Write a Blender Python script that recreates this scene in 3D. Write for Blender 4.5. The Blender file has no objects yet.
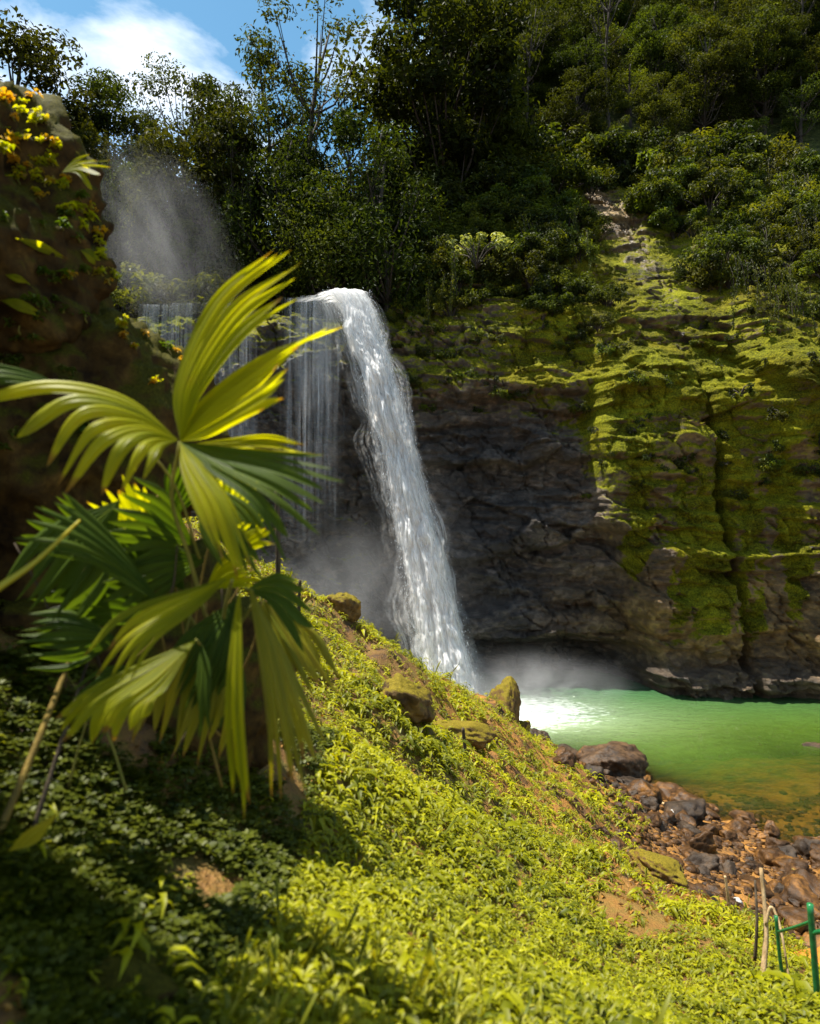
import bpy, math, random
import numpy as np
from mathutils import Vector

# ------------------------------------------------------------------ basics
scn = bpy.context.scene
COL = scn.collection
H = 9.2                       # camera height above the pool (water z = 0)
F = 660.0                     # focal length in pixels of an 820x1024 frame
rng = np.random.default_rng(7)
random.seed(7)
SUN_AZ = 76.0                 # degrees left of straight ahead (+Y)
SUN_EL = 71.0

def P(px, py, Y):
    return np.array([(px - 410.0) / F * Y, Y, H + (512.0 - py) / F * Y])

def sstep(a, b, x):
    t = np.clip((np.asarray(x, float) - a) / (b - a), 0, 1)
    return t * t * (3 - 2 * t)

# ------------------------------------------------------------------ noise (numpy)
def hsh(ix, iy, iz, seed=0):
    h = (ix.astype(np.int64) * 374761393 + iy.astype(np.int64) * 668265263
         + iz.astype(np.int64) * 2147483647 + seed * 974711) & 0xffffffff
    h = ((h ^ (h >> 13)) * 1274126177) & 0xffffffff
    h = ((h ^ (h >> 16)) * 2246822519) & 0xffffffff
    h = h ^ (h >> 15)
    return (h & 0xffffff) / float(0x1000000)

def vnoise(x, y, z, seed=0):
    x = np.asarray(x, float); y = np.broadcast_to(np.asarray(y, float), x.shape)
    z = np.broadcast_to(np.asarray(z, float), x.shape)
    ix, iy, iz = np.floor(x), np.floor(y), np.floor(z)
    fx, fy, fz = x - ix, y - iy, z - iz
    ux, uy, uz = [f * f * f * (f * (f * 6 - 15) + 10) for f in (fx, fy, fz)]
    r = 0
    for dx in (0, 1):
        for dy in (0, 1):
            for dz in (0, 1):
                w = (ux if dx else 1 - ux) * (uy if dy else 1 - uy) * (uz if dz else 1 - uz)
                r = r + w * hsh(ix + dx, iy + dy, iz + dz, seed)
    return r * 2 - 1

def fbm(x, y, z, o=4, seed=0, gain=.5, lac=2.03):
    a, r, n = 1.0, 0, 0
    for i in range(o):
        r = r + a * vnoise(x, y, z, seed + i * 17); n += a
        x = np.asarray(x) * lac + 3.7; y = np.asarray(y) * lac + 1.3; z = np.asarray(z) * lac + 9.1
        a *= gain
    return r / n

def voro(x, y, z, seed=0):
    """F1, F2 and the vector to the nearest cell point plus its random ids"""
    ix, iy, iz = np.floor(x), np.floor(y), np.floor(z)
    f1 = np.full(x.shape, 9.0); f2 = np.full(x.shape, 9.0)
    vx = np.zeros(x.shape); vy = np.zeros(x.shape); vz = np.zeros(x.shape)
    i1 = np.zeros(x.shape); i2 = np.zeros(x.shape); i3 = np.zeros(x.shape)
    for dx in (-1, 0, 1):
        for dy in (-1, 0, 1):
            for dz in (-1, 0, 1):
                cx, cy, cz = ix + dx, iy + dy, iz + dz
                px = cx + hsh(cx, cy, cz, seed + 1); py = cy + hsh(cx, cy, cz, seed + 2)
                pz = cz + hsh(cx, cy, cz, seed + 3)
                ax, ay, az = x - px, y - py, z - pz
                d = np.sqrt(ax * ax + ay * ay + az * az)
                m = d < f1
                f2 = np.where(m, f1, np.minimum(f2, d))
                f1 = np.where(m, d, f1)
                vx = np.where(m, ax, vx); vy = np.where(m, ay, vy); vz = np.where(m, az, vz)
                i1 = np.where(m, hsh(cx, cy, cz, seed + 4), i1)
                i2 = np.where(m, hsh(cx, cy, cz, seed + 5), i2)
                i3 = np.where(m, hsh(cx, cy, cz, seed + 6), i3)
    return f1, f2, vx, vy, vz, i1, i2, i3

# ------------------------------------------------------------------ mesh helpers
class MB:
    def __init__(self):
        self.V = []; self.Fq = []; self.Ft = []; self.A = []; self.n = 0
    def add(self, V, quads=None, tris=None, tint=0.5):
        V = np.asarray(V, float).reshape(-1, 3)
        if quads is not None and len(quads): self.Fq.append(np.asarray(quads, np.int64) + self.n)
        if tris is not None and len(tris): self.Ft.append(np.asarray(tris, np.int64) + self.n)
        self.V.append(V)
        self.A.append(np.broadcast_to(np.asarray(tint, float), (len(V),)).copy())
        self.n += len(V)
    def mesh(self, name, smooth=True, attrs=None):
        V = np.concatenate(self.V) if self.V else np.zeros((0, 3))
        q = np.concatenate(self.Fq) if self.Fq else np.zeros((0, 4), np.int64)
        t = np.concatenate(self.Ft) if self.Ft else np.zeros((0, 3), np.int64)
        me = bpy.data.meshes.new(name)
        me.vertices.add(len(V)); me.vertices.foreach_set('co', V.astype(np.float32).ravel())
        nl = q.size + t.size
        me.loops.add(nl)
        me.loops.foreach_set('vertex_index', np.concatenate([q.ravel(), t.ravel()]).astype(np.int32))
        me.polygons.add(len(q) + len(t))
        st = np.concatenate([np.arange(len(q)) * 4, q.size + np.arange(len(t)) * 3]).astype(np.int32)
        me.polygons.foreach_set('loop_start', st)
        me.polygons.foreach_set('use_smooth', np.full(len(q) + len(t), smooth, dtype=bool))
        me.update(calc_edges=True); me.validate()
        a = me.attributes.new('tint', 'FLOAT', 'POINT')
        a.data.foreach_set('value', np.concatenate(self.A).astype(np.float32))
        for k, v in (attrs or {}).items():
            a = me.attributes.new(k, 'FLOAT', 'POINT')
            a.data.foreach_set('value', np.asarray(v, np.float32).ravel())
        return me

def link(name, me, mat=None, parent=None, loc=None):
    o = bpy.data.objects.new(name, me)
    COL.objects.link(o)
    if mat is not None and me is not None and not me.materials: me.materials.append(mat)
    if loc is not None: o.location = [float(c) for c in loc]
    if parent is not None: o.parent = parent
    return o

def empty(name, loc):
    o = bpy.data.objects.new(name, None); o.empty_display_size = .1
    COL.objects.link(o); o.location = [float(c) for c in loc]
    return o

def tag(o, label=None, cat=None, group=None, kind=None):
    if label: o['label'] = label
    if cat: o['category'] = cat
    if group: o['group'] = group
    if kind: o['kind'] = kind
    return o

def copy_tree(o, parent=None):
    c = o.copy(); COL.objects.link(c)
    if parent is not None: c.parent = parent
    for ch in list(o.children): copy_tree(ch, c)
    return c

def gridfaces(nu, nv):
    i = np.arange(nu - 1)[:, None] * nv + np.arange(nv - 1)[None, :]
    return np.stack([i, i + nv, i + nv + 1, i + 1], -1).reshape(-1, 4)

def unit(v):
    return v / np.maximum(np.linalg.norm(v, axis=-1, keepdims=True), 1e-9)

def tube(pts, radii, n=8, cap=True):
    pts = np.asarray(pts, float); m = len(pts)
    T = unit(np.gradient(pts, axis=0))
    ref = np.array([.3, .2, .93]) if abs(T[0] @ np.array([.3, .2, .93])) < .9 else np.array([1., 0, 0])
    V = []; u = None
    for i in range(m):
        u0 = np.cross(T[i], ref) if u is None else u - T[i] * (u @ T[i])
        u = u0 / np.linalg.norm(u0); w = np.cross(T[i], u)
        a = np.arange(n) / n * 2 * math.pi
        V.append(pts[i] + radii[i] * (np.cos(a)[:, None] * u + np.sin(a)[:, None] * w))
    V = np.concatenate(V)
    q = []
    for i in range(m - 1):
        for j in range(n):
            k = (j + 1) % n
            q.append((i * n + j, i * n + k, (i + 1) * n + k, (i + 1) * n + j))
    t = []
    if cap:
        V = np.concatenate([V, pts[:1], pts[-1:]])
        for j in range(n):
            k = (j + 1) % n
            t.append((m * n, k, j)); t.append((m * n + 1, (m - 1) * n + j, (m - 1) * n + k))
    return V, np.array(q), np.array(t).reshape(-1, 3)

def bez(pts, n):
    """smooth curve through the given points (Catmull-Rom)"""
    pts = np.asarray(pts, float)
    p = np.concatenate([[2 * pts[0] - pts[1]], pts, [2 * pts[-1] - pts[-2]]])
    out = []
    for t in np.linspace(0, len(pts) - 1 - 1e-6, n):
        i = int(t); f = t - i
        a, b, c, d = p[i], p[i + 1], p[i + 2], p[i + 3]
        out.append(.5 * ((2 * b) + (c - a) * f + (2 * a - 5 * b + 4 * c - d) * f * f + (3 * b - a - 3 * c + d) * f ** 3))
    return np.array(out)

# ------------------------------------------------------------------ material helpers
class NT:
    def __init__(self, name):
        self.m = bpy.data.materials.new(name); self.m.use_nodes = True
        self.t = self.m.node_tree; self.t.nodes.clear()
        self.out = self.t.nodes.new('ShaderNodeOutputMaterial')
    def n(self, typ, **kw):
        nd = self.t.nodes.new(typ)
        for k, v in kw.items():
            if k.startswith('i_'):
                nd.inputs[k[2:].replace('_', ' ')].default_value = v
            else: setattr(nd, k, v)
        return nd
    def l(self, a, b): self.t.links.new(a, b)
    def pos(self): return self.n('ShaderNodeNewGeometry').outputs['Position']
    def attr(self, name): return self.n('ShaderNodeAttribute', attribute_name=name).outputs['Fac']
    def noise(self, vec, scale, detail=4, rough=.55, dist=0, mapping=None):
        if mapping is not None:
            mp = self.n('ShaderNodeMapping'); mp.inputs['Scale'].default_value = mapping
            self.l(vec, mp.inputs['Vector']); vec = mp.outputs[0]
        nd = self.n('ShaderNodeTexNoise'); nd.inputs['Scale'].default_value = scale
        nd.inputs['Detail'].default_value = detail; nd.inputs['Roughness'].default_value = rough
        nd.inputs['Distortion'].default_value = dist
        self.l(vec, nd.inputs['Vector']); return nd.outputs['Fac']
    def ramp(self, fac, stops):
        r = self.n('ShaderNodeValToRGB'); el = r.color_ramp.elements
        while len(el) < len(stops): el.new(.5)
        for e, (p, c) in zip(el, stops):
            e.position = p; e.color = (*c, 1) if len(c) == 3 else c
        self.l(fac, r.inputs[0]); return r.outputs[0]
    def mix(self, fac, a, b, blend='MIX'):
        m = self.n('ShaderNodeMix', data_type='RGBA', blend_type=blend)
        for s, v in ((m.inputs[0], fac), (m.inputs[6], a), (m.inputs[7], b)):
            if hasattr(v, 'links'): self.l(v, s)
            elif isinstance(v, (tuple, list)): s.default_value = (*v, 1) if len(v) == 3 else v
            else: s.default_value = v
        return m.outputs[2]
    def math(self, op, a, b=0.0, clamp=False):
        m = self.n('ShaderNodeMath', operation=op, use_clamp=clamp)
        for s, v in ((m.inputs[0], a), (m.inputs[1], b)):
            if hasattr(v, 'links'): self.l(v, s)
            else: s.default_value = v
        return m.outputs[0]
    def mapr(self, v, a, b, c=0., d=1.):
        m = self.n('ShaderNodeMapRange', clamp=True)
        m.inputs[1].default_value = a; m.inputs[2].default_value = b
        m.inputs[3].default_value = c; m.inputs[4].default_value = d
        self.l(v, m.inputs[0]); return m.outputs[0]
    def bump(self, h, strength, dist):
        b = self.n('ShaderNodeBump'); b.inputs['Strength'].default_value = strength
        b.inputs['Distance'].default_value = dist; self.l(h, b.inputs['Height']); return b.outputs[0]
    def prin(self, col, rough=.7, spec=.4, normal=None):
        p = self.n('ShaderNodeBsdfPrincipled')
        for s, v in ((p.inputs['Base Color'], col), (p.inputs['Roughness'], rough), (p.inputs['Specular IOR Level'], spec)):
            if hasattr(v, 'links'): self.l(v, s)
            elif isinstance(v, (tuple, list)): s.default_value = (*v, 1)
            else: s.default_value = v
        if normal is not None: self.l(normal, p.inputs['Normal'])
        return p.outputs[0]
    def mixsh(self, fac, a, b):
        m = self.n('ShaderNodeMixShader')
        if hasattr(fac, 'links'): self.l(fac, m.inputs[0])
        else: m.inputs[0].default_value = fac
        self.l(a, m.inputs[1]); self.l(b, m.inputs[2]); return m.outputs[0]
    def done(self, sh):
        self.l(sh, self.out.inputs['Surface']); return self.m

def leaf_mat(name, c0, c1, trans=.45, tcol=None, rough=.45, spec=.4, objvar=.0, streak=False):
    t = NT(name)
    col = t.ramp(t.attr('tint'), [(0, c0), (.86, c1), (1, (.26, .15, .03))] if streak else [(0, c0), (1, c1)])
    if objvar:
        oi = t.n('ShaderNodeObjectInfo').outputs['Random']
        hv = t.n('ShaderNodeHueSaturation')
        t.l(t.mapr(oi, 0, 1, .5 - .018 * objvar, .5 + .03 * objvar), hv.inputs['Hue'])
        r2 = t.math('FRACT', t.math('MULTIPLY', oi, 7.31))
        t.l(t.mapr(r2, 0, 1, 1 - .45 * objvar, 1 + .5 * objvar), hv.inputs['Value'])
        t.l(col, hv.inputs['Color']); col = hv.outputs[0]
    if streak:
        nz = t.noise(t.pos(), 14, 5, .65)
        col = t.mix(t.mapr(nz, .55, .85, 0, .8), col, (.30, .24, .03))
    sh = t.prin(col, rough, spec, t.bump(t.math('SINE', t.math('MULTIPLY', t.attr('across'), 25.13)), .5, .004) if name.startswith('palm') else None)
    tr = t.n('ShaderNodeBsdfTranslucent')
    t.l(t.mix(1.0, col, tcol or (1.6, 1.5, .5), 'MULTIPLY'), tr.inputs[0])
    return t.done(t.mixsh(trans, sh, tr.outputs[0]))

def bark_mat(name, c0, c1, scale=6):
    t = NT(name)
    nz = t.noise(t.pos(), scale, 5, .6, 0, (1, 1, .25))
    return t.done(t.prin(t.ramp(nz, [(.3, c0), (.7, c1)]), .85, .2, t.bump(nz, .6, .03)))

M = {}
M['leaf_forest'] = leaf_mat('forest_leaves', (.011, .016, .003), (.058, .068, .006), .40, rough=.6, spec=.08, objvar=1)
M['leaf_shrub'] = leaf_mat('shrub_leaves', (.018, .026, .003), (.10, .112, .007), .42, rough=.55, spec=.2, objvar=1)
M['leaf_sunlit'] = leaf_mat('sunlit_leaves', (.045, .058, .005), (.15, .165, .010), .45, rough=.55, spec=.2)  # forest foliage with sunlight on the crown put into the colour
M['leaf_pale'] = leaf_mat('pale_leaves', (.10, .13, .03), (.34, .36, .11), .35)
M['bark'] = bark_mat('bark', (.020, .015, .012), (.07, .055, .042))
M['bark_pale'] = bark_mat('pale_bark', (.06, .053, .042), (.15, .13, .10))
M['stick'] = bark_mat('dry_stick', (.22, .14, .06), (.50, .36, .20), 20)
M['stake'] = bark_mat('dark_stake', (.03, .022, .015), (.09, .065, .04), 20)
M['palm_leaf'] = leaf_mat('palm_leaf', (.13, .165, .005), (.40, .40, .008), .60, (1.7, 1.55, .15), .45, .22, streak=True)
M['palm_shaded'] = leaf_mat('palm_leaf_shaded', (.030, .062, .006), (.085, .125, .010), .40, (1.5, 1.5, .3), .48, .18)  # palm leaf with the shade put into its colour
M['palm_old'] = leaf_mat('palm_leaf_old', (.13, .15, .006), (.33, .29, .015), .48, (1.5, 1.3, .4), .4, .35, streak=True)
M['palm_yellow'] = leaf_mat('palm_leaf_yellow', (.35, .32, .02), (.5, .45, .03), .4, (1.5, 1.3, .4))
M['orange_leaf'] = leaf_mat('orange_leaf', (.34, .26, .010), (.58, .33, .02), .45, (1.5, 1.2, .4), .3, .5)
M['cover'] = leaf_mat('ground_cover_leaf', (.038, .056, .001), (.39, .385, .003), .46, (1.5, 1.35, .15), .48, .28)
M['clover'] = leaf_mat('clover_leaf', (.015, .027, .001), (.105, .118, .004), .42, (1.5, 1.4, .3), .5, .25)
M['stem'] = bark_mat('green_stem', (.10, .12, .02), (.26, .22, .05), 18)
M['stem_brown'] = bark_mat('brown_stem', (.07, .045, .012), (.22, .15, .03), 18)

def rock_mat(name, dark, mid, ochre, moss=.0, mosscol=((.05, .065, .008), (.15, .17, .014)), rough=(.45, .8), scale=1.0, spec=.4):
    t = NT(name)
    tc = t.n('ShaderNodeTexCoord').outputs['Object']
    p = t.pos()
    n1 = t.noise(p, 1.3 * scale, 6, .62, .4)
    n2 = t.noise(p, 7 * scale, 6, .65)
    n3 = t.noise(p, 34 * scale, 4, .6)
    col = t.ramp(t.math('ADD', t.math('MULTIPLY', n1, .7), t.math('MULTIPLY', n2, .3)), [(.36, dark), (.52, mid), (.68, ochre)])
    h = t.math('ADD', t.math('MULTIPLY', n2, .7), t.math('MULTIPLY', n3, .3))
    if moss > 0:
        nz = t.n('ShaderNodeSeparateXYZ'); g = t.n('ShaderNodeNewGeometry')
        t.l(g.outputs['Normal'], nz.inputs[0])
        f = t.math('ADD', t.math('MULTIPLY', nz.outputs[2], .55), t.math('ADD', t.math('MULTIPLY', n1, .6), t.math('MULTIPLY', n2, .4)))
        fac = t.mapr(f, 1.02 - moss * .9, 1.2 - moss * .9, 0, 1)
        mc = t.ramp(t.noise(p, 22 * scale, 4, .7), [(.3, mosscol[0]), (.7, mosscol[1])])
        col = t.mix(fac, col, mc)
    rg = t.mapr(n2, .3, .7, rough[0], rough[1])
    return t.done(t.prin(col, rg, spec, t.bump(h, .8, .06 / scale)))

M['rock_shore'] = rock_mat('shore_rock', (.014, .008, .004), (.065, .030, .009), (.25, .11, .02), 0, rough=(.3, .65), scale=1.6, spec=.22)
M['rock_boulder'] = rock_mat('boulder_rock', (.018, .011, .007), (.06, .034, .017), (.13, .075, .035), 0, rough=(.4, .7), scale=2, spec=.2)
M['rock_dark'] = rock_mat('wet_dark_rock', (.012, .008, .006), (.036, .024, .015), (.09, .055, .03), 0, rough=(.4, .7), scale=1.6, spec=.18)
M['rock_mossy'] = rock_mat('mossy_rock', (.05, .03, .015), (.15, .09, .03), (.30, .16, .03), .40, ((.05, .040, .004), (.21, .155, .010)), rough=(.7, .95), scale=2.6, spec=.15)
M['rock_near'] = rock_mat('outcrop_rock', (.015, .009, .004), (.055, .031, .009), (.14, .082, .02), .50, ((.018, .018, .003), (.075, .065, .006)), rough=(.8, .95), scale=5, spec=.08)
M['rock_white'] = rock_mat('pale_stone', (.25, .24, .22), (.38, .36, .33), (.45, .43, .40), 0, scale=2)

# ------------------------------------------------------------------ terrain of the near bank and the pool bed
ctrl = [P(*c) for c in [
    (410,1024,1.75),(820,1024,3.6),(600,1024,2.4),(250,1024,1.45),(100,1024,1.3),(0,1024,1.2),
    (400,900,2.6),(400,800,4.2),(400,720,7.5),(330,640,10),(300,592,12),(350,628,14),(400,662,16),(450,690,18),(490,707,20),
    (450,740,10),(520,738,21.5),(560,770,22),(500,800,8),(600,880,8.5),(560,830,10),(620,830,14),(700,920,7),(700,1000,3.8),
    (800,1000,4.3),(815,985,5),(795,955,6.5),(700,880,13),(700,840,17),(820,900,14.5),(580,765,23.0),
    (60,700,2.3),(250,800,2.7),(200,900,1.95),(100,1000,1.36),(280,700,4.8),(272,585,9),(150,640,3.3),(-100,620,2.3)]]
for px, py in [(820,866),(760,838),(700,812),(655,792),(640,776),(575,757)]:      # the water line itself
    ctrl.append(P(px, py, H * F / (py - 512.0)))
for x, y, z in [(15.2,24.5,-.42),(11.8,22.0,-.30),(16,21,-.26),(9.5,25,-1.2),(9,30,-3.0),(17,31,-2.4),(25,28,-.9),(13.5,27.5,-1.2),(12.3,19.6,-.16),(0,31,-2.6),(-6,31,-2.4),
                (-4,19.5,3.5),(-1,22,2.2),(1.4,25.5,-.6),(3.6,26,-.9),(-8,25,.9),(-9,14,8.4),(-4.2,6.5,9.4),(-3,2.5,10.3),(0,-2,8),(4,-2,5.8),(-4,-2,9.5),
                (12,5,1.4),(20,10,.8),(28,14,.4),(12,-2,1.6),(28,-2,1.5),(30,24,-.4),(-10,34,-2),(30,34,-2),(14,37,-3),(-10,3,11)]:
    ctrl.append(np.array([x, y, z]))
ctrl = np.array(ctrl)
def _phi(r2): return np.where(r2 > 1e-12, r2 * np.log(np.maximum(r2, 1e-12)), 0)
_n = len(ctrl)
_A = np.zeros((_n + 3, _n + 3))
_d = ctrl[:, None, :2] - ctrl[None, :, :2]
_A[:_n, :_n] = _phi((_d ** 2).sum(-1)) + np.eye(_n) * .02
_A[:_n, _n] = 1; _A[:_n, _n + 1:] = ctrl[:, :2]
_A[_n, :_n] = 1; _A[_n + 1:, :_n] = ctrl[:, :2].T
_w = np.linalg.solve(_A, np.concatenate([ctrl[:, 2], np.zeros(3)]))
def ground0(X, Y):
    X = np.asarray(X, float); Y = np.asarray(Y, float); s = X.shape
    x = X.ravel(); y = Y.ravel(); out = np.empty(len(x))
    for i in range(0, len(x), 20000):
        a, b = x[i:i + 20000], y[i:i + 20000]
        r2 = (a[:, None] - ctrl[None, :, 0]) ** 2 + (b[:, None] - ctrl[None, :, 1]) ** 2
        out[i:i + 20000] = _phi(r2) @ _w[:_n] + _w[_n] + a * _w[_n + 1] + b * _w[_n + 2]
    return out.reshape(s)
def ground(X, Y):
    X = np.asarray(X, float); Y = np.asarray(Y, float)
    g0 = ground0(X, Y)
    amp = np.clip(Y * .05, .05, .38) * np.where(Y > 12, .3 + .7 * sstep(.6, 3, np.abs(g0)), 1)
    return (g0 + amp * fbm(X * .9, Y * .9, X * 0, 3, 5)
            + .05 * np.clip(Y * .3, .3, 1) * fbm(X * 4, Y * 4, X * 0, 3, 9))

gx = np.concatenate([np.arange(-11, -3, .25), np.arange(-3, 6, .08), np.arange(6, 14, .14), np.arange(14, 32, .4)])
gy = np.concatenate([np.arange(-3, .6, .3), np.arange(.6, 8, .08), np.arange(8, 27, .14), np.arange(27, 39, .5)])
GX, GY = np.meshgrid(gx, gy, indexing='ij')
GZ = ground(GX, GY)
mb = MB(); mb.add(np.stack([GX, GY, GZ], -1).reshape(-1, 3), gridfaces(len(gx), len(gy)))
t = NT('bank_soil')
p = t.pos()
n1 = t.noise(p, 1.1, 5, .6); n2 = t.noise(p, 6, 6, .65); n3 = t.noise(p, 40, 4, .6)
soil = t.ramp(t.math('ADD', t.math('MULTIPLY', n1, .6), t.math('MULTIPLY', n2, .4)),
              [(.33, (.018, .011, .005)), (.43, (.08, .040, .011)), (.53, (.27, .12, .02)), (.68, (.40, .19, .035))])
mossm = t.ramp(n3, [(.3, (.018, .026, .003)), (.7, (.07, .08, .006))])
sx = t.n('ShaderNodeSeparateXYZ'); t.l(p, sx.inputs[0])
fac = t.math('MULTIPLY', t.mapr(t.math('ADD', n1, n2), .92, 1.12, 0, 1), t.mapr(sx.outputs[2], 5.0, 6.5, 0, .8))
col = t.mix(fac, soil, mossm)
M['soil'] = t.done(t.prin(col, t.mapr(n2, .3, .7, .55, .85), .35, t.bump(t.math('ADD', n2, n3), .8, .05)))
bank = link('terrain', mb.mesh('terrain'), M['soil'])
tag(bank, 'steep overgrown bank of brown and orange soil dropping to the pool', 'bank', kind='structure')

# ------------------------------------------------------------------ cliff
CX = np.concatenate([np.arange(-44, -14, .3), np.arange(-14, 24, .075), np.arange(24, 44, .3)])
CV = np.concatenate([np.arange(-2.5, 24, .075), np.arange(24, 37.5, .13)])
LIP = 19.8
def cliff_point(X, v):
    """X across, v up the face -> (X, Y, Z)"""
    right = sstep(-2.6, -.6, X + .35 * fbm(v * .5, X * 0, X * 0, 2, 3))
    z = v
    Y = 35.6 + .6 * fbm(X * .16, z * .12, X * 0, 2, 11) - .045 * np.clip(X, 0, 50)
    # buttress standing forward on the right
    xe = np.interp(z, [-2, 1, 5, 9.5, 13, 17, 20], [12.6, 12.2, 11.6, 9.9, 9.6, 10.0, 10.8]) + .4 * fbm(z * .9, X * 0, X * 0 + 2, 3, 8)
    b = sstep(-.3, .8, X - xe)
    Y = Y - 2.3 * b * sstep(22, 15, z)
    # vertical crack and a second step
    xc = np.interp(z, [0, 5, 10, 16], [17.2, 16.6, 15.8, 15.3]) + .15 * fbm(z * 1.3, X * 0, X * 0, 3, 21)
    Y = Y + .9 * np.exp(-((X - xc) / .18) ** 2) * sstep(18, 14, z)
    Y = Y - .9 * sstep(.0, 1.4, X - xc - 2.4 - .4 * fbm(z * .7, X * 0, X * 0, 2, 33))
    # big ledge: the rock above stands proud of the rock below
    zl = 15.2 + .07 * np.clip(X, 0, 12) + .35 * fbm(X * .5, X * 0, X * 0, 3, 14)
    L = sstep(-.12, .12, z - zl) * (1 - b) * right
    Y = Y - .5 * L
    zl2 = 11.6 + .3 * fbm(X * .6, X * 0, X * 0, 3, 15)
    Y = Y + .55 * sstep(.15, -.15, z - zl2) * (1 - b) * right * sstep(7.5, 5, X)
    # undercut at the foot and the low shelf on the right
    uc = sstep(2.7 + .25 * np.sin(X), 1.6, z) * sstep(-3, 2, X) * (1 - sstep(10.5, 12.8, X))
    Y = Y + 3.4 * uc
    Y = Y - .10 * sstep(1.3, 1.05, z + .2 * fbm(X * .4, X * 0, X * 0, 2, 44)) * sstep(11.5, 12.6, X)
    # the wall behind the water hollows out
    Y = Y + (1.0 - right) * (.4 + 1.6 * sstep(17, 8, z))
    # strata: courses of uneven thickness, each set back or forward a little
    wz = z + .9 * fbm(X * .12, z * .1, X * 0, 3, 50) + .25 * fbm(X * .8, z * .5, X * 0, 3, 52)
    for th, am, sd in ((2.3, 1.0, 53), (.85, .48, 54), (.34, .15, 55)):
        q = wz / th + 1.3 * vnoise(wz * .21, X * .05, X * 0, sd); iq = np.floor(q); fq = q - iq
        o0 = vnoise(X * .22 / th ** .5 + iq * 7.3, iq * 3.1, X * 0, sd); o1 = vnoise(X * .22 / th ** .5 + (iq + 1) * 7.3, (iq + 1) * 3.1, X * 0, sd)
        Y = Y + am * (o0 + (o1 - o0) * sstep(.86, 1.0, fq)) * np.where(right > .5, 1, .5) * (1 - .45 * sstep(16, 19, z))
    wX = X + 1.1 * fbm(X * .5, z * .4, X * 0, 3, 56)
    wZ = z + .8 * fbm(X * .5 + 9, z * .4, X * 0, 3, 57)
    f1, f2, vx, vy, vz, i1, i2, i3 = voro((X + .45 * (wX - X)) * .36 + .10 * z, Y * .05, (z + .45 * (wZ - z)) * .50, 3)
    Y = Y + ((i1 - .5) * .65 + vx * (i2 - .5) * 1.2 + vz * (i3 - .62) * 1.3) * np.where(right > .5, 1, .5)
    g1, g2, ax, ay, az, j1, j2, j3 = voro((X + .3 * (wX - X)) * 1.1 + .3 * z, Y * .05, (z + .3 * (wZ - z)) * 1.9, 4)
    Y = Y + ((j1 - .5) * .20 + az * (j3 - .55) * .42 + ax * (j2 - .5) * .38)
    rid = 1 - np.abs(fbm(X * .55 + .3 * z, z * .35, X * 0, 4, 58, .55))
    Y = Y + .28 * sstep(.95, 1.0, rid)
    Y = Y + .22 * fbm(X * 1.3, Y * .2, z * 2.6, 5, 60, .62)
    # lean back towards the hill
    lean = np.clip(z - 21.2 + .6 * fbm(X * .25, X * 0, X * 0, 2, 75), 0, 50)
    Yr = Y + .16 * (z - 6) + .22 * np.clip(z - 16, 0, 5.2) + lean * .70 + .014 * lean ** 2
    vl = LIP + .25 * fbm(X * .7, X * 0, X * 0, 3, 70) + np.where(X < -6, .15, 0)
    zL = np.minimum(v, vl); YL = Y + 1.7 * np.clip(v - vl, 0, 50) + .5 * sstep(vl - .8, vl, v)
    return X, Yr * right + YL * (1 - right), v * right + zL * (1 - right), right
XX, VV = np.meshgrid(CX, CV, indexing='ij')
cx_, cy_, cz_, cr_ = cliff_point(XX, VV)
# moss: thick on the upper ledges and on the buttress, thin on the dark wet wall
bx = sstep(-.5, .5, XX + .9 * fbm(XX * .4, cz_ * .6, XX * 0, 4, 84) - np.interp(cz_, [1, 5, 9.5, 13, 17], [12.2, 11.6, 9.9, 9.6, 10.0]))
moss = (.62 * sstep(12.8, 17.2, cz_ + 2.6 * fbm(XX * .35, cz_ * .45, XX * 0, 4, 80)) * (1 - .15 * bx)
        + bx * .70 * sstep(2.5, 10.0, cz_ + 1.6 * fbm(XX * .35, cz_ * .25, XX * 0, 3, 81)) * (1 - sstep(16, 19, cz_) * .8)
        - .15 * np.exp(-((XX - 14.0 - .06 * (cz_ - 20)) / 1.7) ** 2) * sstep(19, 23, cz_)
        + .22 * sstep(0, 3, XX - 4) * (1 - bx) * sstep(9, 15, cz_))
drape = fbm(XX * 1.1 + .5 * fbm(XX * .3, cz_ * .3, XX * 0, 2, 88), cz_ * .13, XX * 0, 4, 86)
moss = moss + bx * .75 * sstep(-.12, .22, drape) * sstep(1.4, 4.0, cz_) * sstep(14, 9, cz_) + .25 * drape * bx
moss = np.clip(moss, 0, .95) * cr_ + (1 - cr_) * (.30 + .25 * sstep(15, 19, cz_))
moss = np.where(cz_ < 1.0, 0, moss) - .42 * np.exp(-((XX - 14.3) / 1.2) ** 2) * sstep(27, 30, cz_) * sstep(36, 33, cz_)
wet = np.exp(-((XX - 4) / 5.6) ** 2) * sstep(16, 13, cz_) + (1 - cr_) * .8 + sstep(3.0, 1.0, cz_) * .8 + .15 * (1 - bx)
wet = np.clip(wet, 0, 1.1)
scarm = .8 * np.exp(-((XX - 14.3) / 1.3) ** 2) * sstep(26, 30, cz_) * sstep(36, 33, cz_)
ochre = .9 * scarm + sstep(7, 2.5, cz_ + 1.5 * fbm(XX * .3, cz_ * .4, XX * 0, 3, 83)) * sstep(3, 9, XX) * .8 + .35 * bx
mb = MB(); mb.add(np.stack([cx_, cy_, cz_], -1).reshape(-1, 3), gridfaces(len(CX), len(CV))[:, ::-1])
t = NT('cliff_rock')
p = t.pos()
n1 = t.noise(p, .55, 6, .62, .3, (1, 1, 1.8)); n2 = t.noise(p, 2.6, 7, .66, .2, (1, 1, 1.7)); n3 = t.noise(p, 11, 5, .65)
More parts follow.
